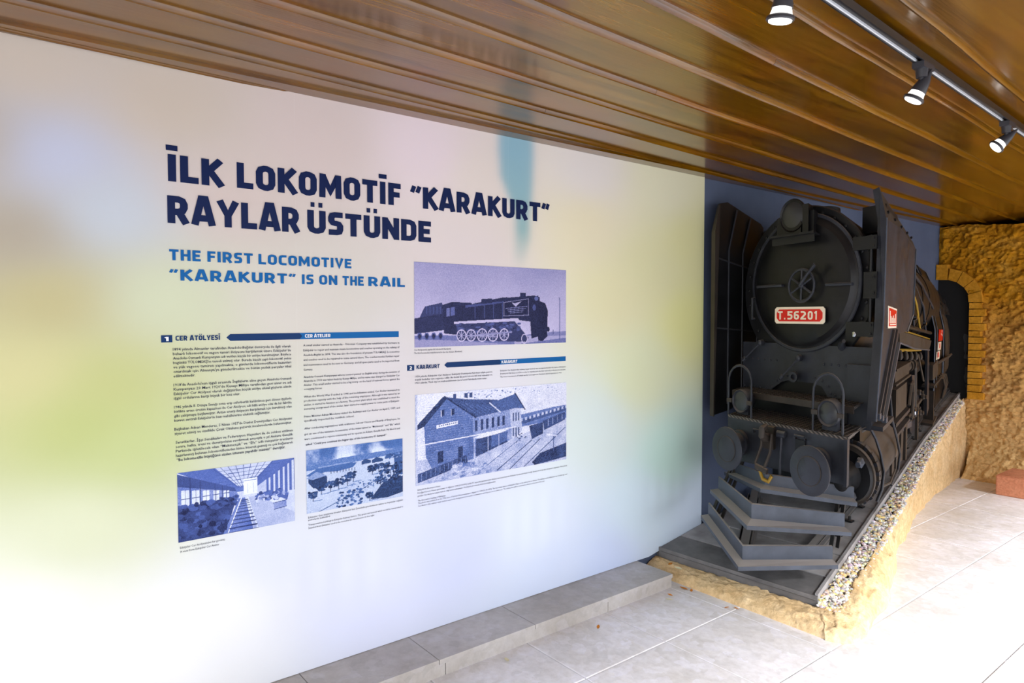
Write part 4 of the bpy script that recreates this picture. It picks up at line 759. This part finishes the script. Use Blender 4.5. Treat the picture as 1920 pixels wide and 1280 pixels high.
# buffers
for x, z_ in ((-.333, .687), (.285, .684)):
    bf = tobj('buffer', MB().lathe((x, -.34, z_), FA, [(0, .082), (.05, .078), (.055, .066), (.17, .062), (.172, .060), (.19, .08), (.192, .124), (.202, .130), (.212, .129), (.216, .122), (.217, .075), (.221, .072), (.226, .02), (.227, .001)], 48), M_grey, loco)
    tobj('buffer_ring', MB().lathe((x, -.557, z_), FA, [(0, .078), (.004, .0775), (.004, .0735), (0, .073)], 48), M_dusty, bf)
# lamps and hoops
for x, z_ in ((-.348, .94), (.327, .952)):
    lp = tobj('front_lamp', MB().lathe((x, -.335, z_), (0, 1, 0), [(0, .060), (-.010, .070), (0, .076), (.02, .077), (.10, .07), (.13, .04)], 28).box((x-.05, -.30, .85), (x+.05, -.24, z_)), M_grey, loco)
    tobj('lamp_glass', MB().lathe((x, -.333, z_), FA, [(0, .063), (.010, .045), (.015, .001)], 28), M_glass, lp)
    w_ = .098 if x > 0 else .102; zt = 1.168
    pts = [(x-w_, -.345, .845), (x-w_, -.345, 1.06)]+[(x-w_*math.cos(t), -.345, 1.06+(zt-1.06)*math.sin(t)) for t in np.linspace(.25, math.pi-.25, 9)]+[(x+w_, -.345, 1.06), (x+w_, -.345, .845)]
    hp = tobj('lamp_guard', MB().tube(pts, .0085, 8), M_grey, lp)
    tobj('guard_bracket', MB().box((x-w_-.008, -.36, z_-.012), (x-w_+.035, -.345, z_+.012)).box((x+w_-.035, -.36, z_-.012), (x+w_+.008, -.345, z_+.012)), M_dusty, lp, 0)
# cowcatcher
cw = bpy.data.objects.new('cowcatcher', None); C.objects.link(cw); cw.parent = loco
def tier(L, K, Rr, hu, lw):
    # upstand line L-K-Rr (top edge), height hu, ledge of width lw going forward
    mb = MB(); pts = [np.array(p, float) for p in (L, K, Rr)]
    def offs(p0, p1): d = p1-p0; n = np.array((d[1], -d[0], 0)); n /= np.linalg.norm(n); return n
    n1 = offs(pts[0], pts[1]); n2 = offs(pts[1], pts[2]); nk = n1+n2; nk /= np.linalg.norm(nk); nk = nk/max(.4, nk@n1)
    N = [n1, nk, n2]; t = .014
    for i in (0, 1):
        a, b = pts[i], pts[i+1]; na, nb = N[i], N[i+1]; dz = np.array((0, 0, 1.))
        mb.hexa([a-dz*hu, b-dz*hu, b-dz*hu-nb*t, a-dz*hu-na*t, a, b, b-nb*t, a-na*t])
        mb.hexa([a-dz*(hu+.022)+na*lw, b-dz*(hu+.022)+nb*lw, b-dz*(hu+.022), a-dz*(hu+.022), a-dz*hu+na*lw, b-dz*hu+nb*lw, b-dz*hu, a-dz*hu])
    return tobj('guard_bar', mb, M_cow, cw, 0)
tier((-.53, -.17, .475), (-.05, -.49, .58), (.445, -.13, .515), .062, .062)
tier((-.53, -.36, .425), (-.05, -.69, .467), (.366, -.06, .318), .078, .072)
tier((-.53, -.50, .295), (-.05, -.81, .283), (.352, -.27, .205), .072, .062)
for a, b in (((.30, .02, .43), (.30, -.16, .13)), ((.335, .05, .43), (.335, -.12, .13)), ((-.44, -.13, .5), (-.44, -.45, .2)), ((-.47, -.17, .48), (-.47, -.5, .2)), ((-.50, -.2, .48), (-.50, -.54, .2))):
    a, b = np.array(a), np.array(b); mb = MB(); w = np.array((.012, 0, 0)); d = np.array((0, .02, 0)); mb.hexa([b-w, b+w, b+w+d, b-w+d, a-w, a+w, a+w+d, a-w+d]); tobj('stay', mb, M_blk, cw, 0)
# smoke deflectors
def deflector(a, prof, sgn, fold):
    t = .010
    o = tobj('smoke_deflector', MB().prism([(a, b, h) for b, h in prof], (t, 0, 0)), M_grey if sgn > 0 else M_blk, loco, 0)
    return o
# left: deep sheet seen from inside
dl = deflector(-.655, [(-.30, .80), (-.30, 2.05), (-.22, 2.25), (-.10, 2.285), (.45, 2.23), (.85, 2.0), (.85, 1.2), (.3, .95), (0, .8)], -1, 0)
for b0, ht in ((-.07, 2.27), (.15, 2.25), (.40, 2.2)): tobj('stiffener', MB().tube([(-.645, b0, .85), (-.645, b0, 1.95), (-.63, b0+.10, ht-.02)], .010, 6), M_grey, dl)
for h in (1.38, 1.86): tobj('stiffener', MB().tube([(-.645, -.29, h+.02), (-.645, .55, h-.03)], .007, 6), M_grey, dl)
tobj('front_flange', MB().prism([(-.665, -.30, .80), (-.665, -.30, 2.05), (-.66, -.22, 2.25), (-.63, -.24, 2.24), (-.62, -.31, 2.05), (-.62, -.31, .80)], (0, .014, 0)), M_dusty, dl, 0)
# right
dd = deflector(.575, [(-.20, .92), (-.04, 1.46), (.0, 2.03), (.55, 2.06), (1.12, 2.02), (1.06, 1.50), (.82, 1.375), (.50, 1.37), (.47, 1.31), (.06, .90)], 1, 0)
tobj('folded_top', MB().hexa([(.575, .0, 2.03), (.585, .0, 2.03), (.585, 1.12, 2.02), (.575, 1.12, 2.02), (.525, .02, 2.20), (.535, .02, 2.205), (.57, 1.05, 2.07), (.56, 1.05, 2.065)]), M_dusty, dd, 0)
tobj('front_flange', MB().prism([(.587, -.045, 1.46), (.587, -.005, 2.03), (.54, .0, 2.21), (.497, .0, 2.20), (.535, -.005, 2.02), (.535, -.045, 1.46)], (0, .014, 0)).hexa([(.535, -.205, .92), (.587, -.205, .92), (.587, -.19, .92), (.535, -.19, .92), (.535, -.045, 1.46), (.587, -.045, 1.46), (.587, -.031, 1.46), (.535, -.031, 1.46)]), M_grey, dd, 0)
for b0 in (.12, .35, .58, .8, .98): tobj('fold_bolt', MB().lathe((.566, b0, 2.085), (1, 0, .3), [(0, .01), (.014, .009), (.018, .002)], 6), M_blk, dd)
tobj('edge_beading', MB().tube([(.59, -.20, .92), (.59, -.04, 1.46), (.59, .0, 2.03)], .007, 6).tube([(.588, 1.12, 2.02), (.588, 1.06, 1.50), (.588, .82, 1.375)], .007, 6), M_cow, dd)
tobj('deflector_stay', MB().box((.40, .12, 1.98), (.56, .5, 2.14)), M_blk, loco, 0)
tobj('deflector_stay', MB().tube([(.42, .5, 1.95), (.57, .4, 2.0)], .012, 6).tube([(.47, .2, 1.2), (.57, .15, 1.25)], .02, 6), M_blk, loco)
# red badge on the right deflector
bd = tobj('badge_plate', MB().prism([(.587, .10, 1.41), (.587, .38, 1.408), (.587, .385, 1.528), (.587, .095, 1.542)], (.004, 0, 0)), M_white, loco, 0); bd['label'] = 'square red and white badge on the side sheet'
rd = tobj('red_field', MB().prism([(.5915, .125, 1.422), (.5915, .358, 1.42), (.5915, .363, 1.517), (.5915, .122, 1.530)], (.002, 0, 0)), M_red, bd, 0)
for b0, h0 in ((.145, 1.512), (.18, 1.482), (.215, 1.472), (.25, 1.486), (.285, 1.47), (.32, 1.497)): tobj('letter_stroke', MB().box((.5935, b0-.012, 1.440), (.5955, b0+.009, h0)), M_white, bd, 0)
tobj('letter_stroke', MB().box((.5935, .14, 1.428), (.5955, .34, 1.435)), M_white, bd, 0)
# sloping ladder bars below deflector, running board
for b1_, h1_, b0_, h0_, mt in ((.285, 1.40, -.15, .955, M_grey), (.385, 1.40, -.06, .93, M_grey), (.475, 1.315, .045, .90, M_cow)):
    tobj('footboard_rail', MB().hexa([(.585, b0_, h0_), (.602, b0_, h0_), (.602, b0_+.028, h0_), (.585, b0_+.028, h0_), (.585, b1_, h1_), (.602, b1_, h1_), (.602, b1_+.03, h1_), (.585, b1_+.03, h1_)]), mt, loco, 0)
    tobj('rail_foot', MB().box((.575, b0_-.01, h0_-.03), (.605, b0_+.035, h0_)), M_cow, loco, 0)
tobj('footboard', MB().box((.40, -.04, .835), (.60, .30, .86)), M_grey, loco, 0)
rb = tobj('running_board', MB().prism([(.50, .84, 1.378), (.50, 2.42, 1.215), (.50, 2.30, 1.118), (.50, 1.5, 1.20), (.50, .86, 1.290)], (.02, 0, 0)).prism([(.35, .84, 1.37), (.50, .84, 1.37), (.50, 2.42, 1.205), (.35, 2.42, 1.205)], (0, 0, .014)), M_dusty, loco, 0)
tobj('yellow_pipe', MB().tube([(.50, 1.05, 1.375), (.50, 1.8, 1.305), (.50, 2.4, 1.235)], .008, 6), M_yel, rb)
tobj('lower_moulding', MB().tube([(.522, .86, 1.288), (.522, 1.5, 1.198), (.522, 2.30, 1.116)], .008, 6), M_cow, rb)
# pipes along the boiler
for pts, r_, mt in (([(.49, 1.25, 1.72), (.50, 1.45, 1.60), (.50, 1.55, 1.37)], .013, M_grey), ([(.47, 1.45, 1.80), (.50, 1.65, 1.6), (.50, 1.85, 1.36)], .013, M_yel), ([(.46, 1.7, 1.80), (.50, 2.0, 1.6), (.50, 2.15, 1.33)], .015, M_grey), ([(.38, .95, 2.0), (.46, 1.5, 1.92), (.48, 2.0, 1.82), (.50, 2.6, 1.6)], .015, M_grey), ([(.50, 1.0, 1.42), (.49, 2.5, 1.30)], .02, M_blk)):
    tobj('boiler_pipe', MB().tube(pts, r_, 8), mt, loco)
for b_, h_ in ((1.35, 1.66), (1.5, 1.48), (2.0, 1.42)): tobj('pipe_valve', MB().lathe((.50, b_, h_), (1, 0, 0), [(0, .02), (.02, .025), (.04, .02), (.045, .003)], 10), M_chrome, loco)
# lubricator knobs under running board
lb = tobj('lubricator', MB().tube([(.47, .92, 1.225), (.47, 2.05, 1.14)], .014, 6), M_yel, loco)
for i in range(5): b_ = 1.02+i*.23; tobj('lubricator_cup', MB().lathe((.49, b_, 1.19-.024*i), (0, 0, -1), [(-.03, .012), (0, .026), (.025, .028), (.045, .015), (.05, .003)], 12), M_dusty, lb)
# valve chest
vc = tobj('valve_chest', MB().box((.36, .76, 1.0), (.51, 1.32, 1.085)).box((.35, .75, 1.085), (.525, 1.33, 1.10)).box((.35, .74, .975), (.525, 1.35, .99)), M_dusty, loco, 0)
tobj('valve_spindle', MB().lathe((.45, 1.32, 1.03), (0, 1, 0), [(0, .04), (.22, .04), (.22, .055), (.25, .055), (.25, .04), (.34, .04), (.34, .058), (.38, .058), (.38, .03)], 20), M_dusty, vc)
tobj('valve_spindle', MB().lathe((.45, 1.70, 1.03), (0, 1, 0), [(0, .05), (.04, .05), (.06, .02)], 20), M_chrome, vc)
# cylinder
cy = tobj('cylinder', MB().lathe((.385, -.06, .555), (0, 1, 0), [(0, .13), (0, .175), (.03, .178), (.03, .165), (.06, .165), (.06, .19), (.09, .19), (.09, .172), (.78, .175), (.80, .15)], 40), M_dusty, loco)
for k in range(22):
    a = 2*math.pi*k/22; x, z_ = .385+.178*math.sin(a), .555+.178*math.cos(a); u_ = np.array((math.sin(a), 0, math.cos(a)))*.016; t_ = np.array((math.cos(a), 0, -math.sin(a)))*.011; c_ = np.array((x, -.01, z_))
    mb = MB().hexa([c_-t_-u_, c_+t_-u_, c_+t_-u_+(0, .045, 0), c_-t_-u_+(0, .045, 0), c_-t_+u_, c_+t_+u_, c_+t_+u_+(0, .045, 0), c_-t_+u_+(0, .045, 0)]); tobj('flange_nut', mb, M_grey, cy, 0)
tobj('cylinder_cover', MB().lathe((.385, -.06, .555), FA, [(0, .165), (.015, .15), (.015, .09), (.06, .06), (.09, .05), (.17, .048), (.18, .03)], 32), M_blk, cy)
for x, z_ in ((.42, .44), (.47, .65), (.36, .66)): tobj('cover_nut', MB().lathe((x, -.075, z_), FA, [(0, .03), (.03, .03), (.04, .018), (.07, .018)], 6), M_cow, cy, 20)
tobj('drain_hose', MB().tube([(.50, .02, .84), (.53, .08, .76), (.55, .14, .66), (.57, .16, .55), (.565, .13, .45), (.54, .10, .38)], .011, 8), M_grey, loco)
tobj('drain_hose', MB().tube([(.53, .50, .95), (.55, .48, .80), (.575, .56, .66), (.585, .64, .53), (.575, .62, .42), (.55, .5, .35)], .011, 8), M_grey, loco)
tobj('drain_hose', MB().tube([(.56, .15, .46), (.585, .3, .44), (.59, .45, .48), (.585, .48, .55)], .008, 6), M_dusty, loco)
tobj('brake_pipe', MB().tube([(.32, -.1, .74), (.45, .1, .80), (.52, .3, .84)], .014, 8), M_dusty, loco)
# frames, wheels and motion (right side)
tobj('main_frame', MB().box((.18, .4, .25), (.24, 2.9, .80)), M_door, loco, 0)
tobj('leading_frame', MB().box((-.3, .12, .35), (.24, .4, .62)), M_door, loco, 0)
for b_, r_ in ((.80, .20), (1.38, .25), (1.95, .25), (2.50, .25)):
    w_ = tobj('driving_wheel', MB().lathe((.27, b_, r_+.06), (1, 0, 0), [(-.03, r_*.88), (-.03, r_+.015), (-.015, r_), (.035, r_), (.035, r_*.88)], 36), M_grey, loco)
    for k in range(10): a = 2*math.pi*k/10; tobj('spoke', MB().tube([(.285, b_, r_+.06), (.285, b_+r_*.9*math.sin(a), r_+.06+r_*.9*math.cos(a))], .012, 6), M_blk, w_)
    tobj('hub', MB().lathe((.25, b_, r_+.06), (1, 0, 0), [(0, .055), (.07, .05), (.08, .03), (.10, .03)], 16), M_dusty, w_)
tobj('coupling_rod', MB().box((.35, .80, .33), (.375, 2.55, .375)), M_dusty, loco, 0)
tobj('connecting_rod', MB().hexa([(.385, .85, .52), (.41, .85, .52), (.41, 1.95, .34), (.385, 1.95, .34), (.385, .85, .565), (.41, .85, .565), (.41, 1.95, .40), (.385, 1.95, .40)]), M_cow, loco, 0)
gb = tobj('slide_bar', MB().box((.36, .88, .64), (.50, 1.46, .67)).box((.36, .88, .55), (.50, 1.46, .575)), M_grey, loco, 0)
for b_ in (.98, 1.15, 1.32): tobj('guard_plate', MB().prism([(.43, b_, .60), (.43, b_+.10, .60), (.43, b_+.07, .22), (.43, b_+.0, .22)], (.02, 0, 0)), M_dusty, gb, 0)
tobj('motion_bracket', MB().box((.33, .86, .72), (.50, 1.28, .93)), M_dusty, loco, 0)
tobj('expansion_link', MB().prism([(.47, 1.55, .95), (.47, 1.68, .93), (.47, 1.74, .75), (.47, 1.70, .52), (.47, 1.60, .52), (.47, 1.63, .75)], (.02, 0, 0)), M_grey, loco, 0)
tobj('motion_rod', MB().tube([(.49, 1.42, .70), (.49, 1.5, .86), (.49, 1.58, .88), (.49, 1.62, .78), (.49, 1.56, .55)], .022, 8), M_dusty, loco)
tobj('motion_rod', MB().tube([(.49, 1.82, 1.12), (.50, 2.1, .80)], .012, 6).tube([(.48, 1.75, 1.0), (.48, 1.80, .5)], .02, 6).tube([(.48, 1.45, .58), (.48, 2.1, .60)], .018, 6), M_dusty, loco)
for b_, h_ in ((1.66, .58), (1.95, .50), (1.9, .72), (2.1, .63)): tobj('motion_pin', MB().lathe((.48, b_, h_), (1, 0, 0), [(0, .03), (.03, .03), (.04, .02), (.06, .02)], 10), M_chrome if h_ == .58 else M_dusty, loco)
for b_ in (1.6, 2.15): tobj('brake_hanger', MB().prism([(.40, b_, .55), (.40, b_+.07, .55), (.40, b_+.06, .12), (.40, b_+.01, .12)], (.03, 0, 0)), M_dusty, loco, 0)
tobj('reversing_bracket', MB().prism([(.47, 2.30, 1.12), (.47, 2.40, 1.10), (.47, 2.45, .40), (.47, 2.34, .35)], (.03, 0, 0)), M_grey, loco, 0)
tobj('air_reservoir', MB().lathe((.36, 2.0, .92), (0, 1, 0), [(0, .03), (.01, .07), (.5, .07), (.51, .03)], 20), M_blk, loco)
# cab
cf = [(.50, .55), (.50, 1.33), (.365, 1.86), (.20, 2.20), (0, 2.34), (-.4, 2.40), (-.4, .55)]
cabo = tobj('cab', MB().prism([(x, 2.70, z) for x, z in cf], (0, .62, 0)), M_door, loco, 0)
tobj('cab_rim', MB().tube([(x+.008, 2.69, z) for x, z in cf[:6]], .012, 6), M_cow, cabo); tobj('cab_rim', MB().tube([(x+.010, 2.85, z) for x, z in cf[:6]], .008, 6), M_grey, cabo); tobj('cab_rim', MB().tube([(x+.012, 3.30, z) for x, z in cf[:6]], .012, 6), M_cow, cabo)
def sideplate(b0, b1, h0, h1, red):
    p = tobj('side_plate', MB().prism([(.508, b0, h0), (.508, b1, h0-.012), (.508, b1+.03, h1-.012), (.508, b0+.03, h1)], (.006, 0, 0)), M_red if red else M_white, cabo, 0); return p
sideplate(2.93, 3.22, 1.165, 1.325, True); p = sideplate(2.89, 3.10, 1.045, 1.155, False); tobj('plate_mark', MB().box((.515, 2.99, 1.065), (.517, 3.04, 1.13)), M_red, p, 0)
p = sideplate(2.79, 3.02, .93, 1.035, False); tobj('plate_mark', MB().box((.515, 2.88, .95), (.517, 2.96, 1.015)), M_red, p, 0); 
for b0, h0 in ((3.10, 1.24), (3.15, 1.28), (3.18, 1.22)): tobj('plate_mark', MB().box((.5145, b0, h0), (.516, b0+.03, h0+.03)), M_white, cabo, 0)
tobj('cab_step', MB().box((.38, 2.55, .62), (.54, 3.05, .65)).box((.36, 2.75, .10), (.50, 2.80, .62)).box((.36, 2.62, .12), (.52, 2.9, .15)), M_dusty, loco, 0)
tobj('cab_step', MB().box((.44, 2.45, .74), (.54, 2.80, .92)), M_dusty, loco, 0)
for i in range(3): tobj('injector_pipe', MB().tube([(.50, 3.0+.1*i, .65), (.54, 3.2+.1*i, .60), (.55, 3.3+.1*i, .45), (.50, 3.32+.1*i, .25)], .02, 8), M_dusty, loco)
for i in range(3): tobj('injector_pipe', MB().tube([(.50, 2.95+.12*i, .86), (.60, 3.3+.12*i, .90)], .018, 8), M_dusty, loco)
# tender and coal
td = thing('coal_tender', 'dark tender with brown sheen behind the locomotive cab, before the tunnel', 'tender', (OX, OY, OZ))
V = []; ns = 14
prof = [(.34, .55), (.52, .62), (.535, 1.0), (.52, 1.3), (.47, 1.52), (.40, 1.60), (-.2, 1.62), (-.2, .55)]
for i in range(ns+1):
    b_ = 3.36+.78*i/ns; k = 1-.20*(i/ns)**3
    for x, z_ in prof: V.append((x*k if x > 0 else x, b_, z_ - .10*(i/ns)**2*(z_ > 1)))
n_ = len(prof); F = [(i*n_+k, i*n_+(k+1) % n_, (i+1)*n_+(k+1) % n_, (i+1)*n_+k) for i in range(ns) for k in range(n_)]+[tuple(range(n_)), tuple(ns*n_+k for k in range(n_))]
mb = MB().add(V, F); tobj('tank', mb, M_dusty, td, 40)
tobj('tank_rim', MB().tube([(.40, 3.36, 1.605), (.40, 3.7, 1.60), (.37, 4.0, 1.54), (.34, 4.12, 1.52)], .014, 6), M_grey, td)
tobj('bogie', MB().box((.2, 3.3, .1), (.40, 4.15, .5)), M_blk, td, 0)
V = []; F = []; n1, n2 = 46, 46
for i in range(n1):
    for j in range(n2):
        b_ = 3.30+.86*i/(n1-1); a_ = -.35+.80*j/(n2-1); e_ = min(1, (1-j/(n2-1))*2.2)
        h = 1.56+(.66*e_**.8)*(.85+.15*math.cos((i/n1-.3)*2))+.05*noise.cell(Vector((a_*22, b_*14, 0)))+.03*nz(a_, b_, 0, 12)
        V.append((a_, b_, h if j < n2-1 else 1.55))
F = [(i*n2+j, (i+1)*n2+j, (i+1)*n2+j+1, i*n2+j+1) for i in range(n1-1) for j in range(n2-1)]
ch = finish('coal_heap', [M(v) for v in V], F, black_metal('coal', (.012, .011, .011), lin((62, 50, 44)), .5, .45), None, 12, cut=True, wallx=WL); ch.location = (OX, OY, OZ); ch['kind'] = 'stuff'; tag(ch, 'rough black coal heap on top of the tender by the wall', 'coal')

# ------------------------------------------------------------------ track lighting
TX = lambda y: -1.085-.053*(y-3)
zc = H_C-.002
def track():
    t = thing('lighting_track', 'straight black lighting track fixed under the plank ceiling', 'track light rail', (TX(3), 3, zc))
    y0, y1 = -1.0, 7.2; x0, x1 = TX(y0)-TX(3), TX(y1)-TX(3)
    def bar(a, b, z0, z1): return MB().hexa([(x0+a, y0-3, z0), (x0+b, y0-3, z0), (x1+b, y1-3, z0), (x1+a, y1-3, z0), (x0+a, y0-3, z1), (x0+b, y0-3, z1), (x1+b, y1-3, z1), (x1+a, y1-3, z1)])
    mk = plain('black_track', (.012, .012, .014), .35)
    obj('rail_body', bar(-.018, .020, -.030, -.018), mk, t, 0); obj('rail_body', bar(-.018, -.013, -.046, -.030), mk, t, 0); obj('rail_body', bar(.015, .020, -.046, -.030), mk, t, 0)
    o = obj('slot_liner', bar(-.0135, -.008, -.041, -.030), plain('bright_aluminium', (.85, .88, .9), .25, 0), t, 0); o['label'] = 'bright liner inside the slot'
    obj('slot_liner', bar(-.008, .0145, -.033, -.030), mk, t, 0)
track()
M_sb = plain('black_spot_body', (.03, .03, .038), .35)
q = NT('lit_lamp', .5); q.color((1, 1, 1)); q.b.inputs['Emission Color'].default_value = (1, .97, .92, 1); q.b.inputs['Emission Strength'].default_value = 2.2; M_lit = q.m
def spot(y, aim, label):
    x = TX(y); t = thing('track_spotlight', label, 'spotlight', (x, y, zc-.03), 'spotlights on the ceiling track')
    obj('adapter', MB().box((-.020, -.048, -.036), (.022, .048, -.014)).lathe((0, -.01, -.036), (0, 0, -1), [(0, .022), (.03, .019)], 14), M_sb, t)
    obj('stem', MB().lathe((0, -.01, -.06), (0, 0, -1), [(0, .009), (.035, .008)], 12), M_sb, t)
    d = np.array(aim, float); d /= np.linalg.norm(d); c = np.array((0, .0, -.088)); tail = c-d*.060
    obj('lamp_body', MB().lathe(tail, d, [(0, .002), (.02, .010), (.05, .021), (.088, .0285), (.092, .0285)], 24, ref=(0, 1, 0)), M_sb, t)
    obj('bezel', MB().lathe(tail, d, [(.110, .031), (.114, .037), (.121, .038), (.125, .035), (.123, .029)], 28, ref=(0, 1, 0)), M_sb, t)
    obj('lamp_bulb', MB().lathe(tail, d, [(.078, .021), (.095, .026), (.116, .032), (.121, .032), (.127, .030), (.129, .001)], 24, ref=(0, 1, 0)), M_lit, t)
    L = bpy.data.lights.new('spot', 'SPOT'); L.energy = 3; L.spot_size = R(60); L.color = (1, .92, .8); L.shadow_soft_size = .03; lo = bpy.data.objects.new('spot_light', L); C.objects.link(lo); lo.location = tuple(np.array((x, y, zc-.03))+tail+d*.16); lo.rotation_euler = Vector(-d).to_track_quat('Z', 'Y').to_euler()
spot(1.745, (-.18, .02, -1), 'black track spotlight cut off by the top edge, leftmost of the three')
spot(2.815, (-.50, -.24, -1), 'middle black track spotlight pointing steeply down')
spot(3.985, (-.85, -.62, -.95), 'black track spotlight at the far right, tilted most')

# ------------------------------------------------------------------ fallen leaves
Ml = [plain('dry_orange_leaf', lin((206, 126, 22)), .7), plain('dry_pale_petal', lin((232, 226, 190)), .7)]
for i, (x, y, z_, k, s, lab) in enumerate(((-2.57, 2.62, 0, 0, .022, 'small orange dry leaf alone on the floor tiles, nearest of the orange leaves'), (-2.56, 3.21, 0, 1, .024, 'pale curled petal on the floor just off the end of the step'), (-2.60, 2.01, 0, 1, .028, 'pale curled petal at the foot of the step front, nearest the camera'),
    (-2.61, 3.415, 0, 0, .030, 'orange leaf fragment against the step corner'), (-2.56, 3.425, 0, 0, .022, 'orange leaf fragment between step corner and sand bank foot'), (-2.28, 3.385, 0, 0, .020, 'orange leaf at a tile joint by the sand bank, left of a pair'), (-2.24, 3.42, 0, 0, .018, 'orange leaf at a tile joint by the sand bank, right of a pair'), (-2.60, 3.27, 0, 0, .018, 'tiny brown leaf beyond the pale petal off the step end'),
    (-2.72, 3.50, .075, 1, .030, 'white petal lying on top of the front sand bank'), (-2.80, 3.52, .075, 0, .026, 'orange leaf on the sand bank beside the wall'))):
    a = rng.uniform(0, 6.28); mb = MB(); n = 10; P = []
    for u_ in range(n+1):
        t = u_/n; w = math.sin(math.pi*t)**.8*.38
        for v_ in (-1, 0, 1): P.append(((t-.5)*2*s, v_*w*s, abs(v_)*.25*w*s+.3*s*(t-.5)**2+.002))
    F = [(u_*3+v_, (u_+1)*3+v_, (u_+1)*3+v_+1, u_*3+v_+1) for u_ in range(n) for v_ in (0, 1)]
    mb.add(P, F); o = obj('dry_leaf' if k == 0 else 'fallen_petal', mb, Ml[k], None, 60); o.location = (x, y, z_); o.rotation_euler = (rng.uniform(-.15, .15), rng.uniform(-.15, .15), a); tag(o, lab, 'leaf' if k == 0 else 'petal', 'fallen leaves and petals')
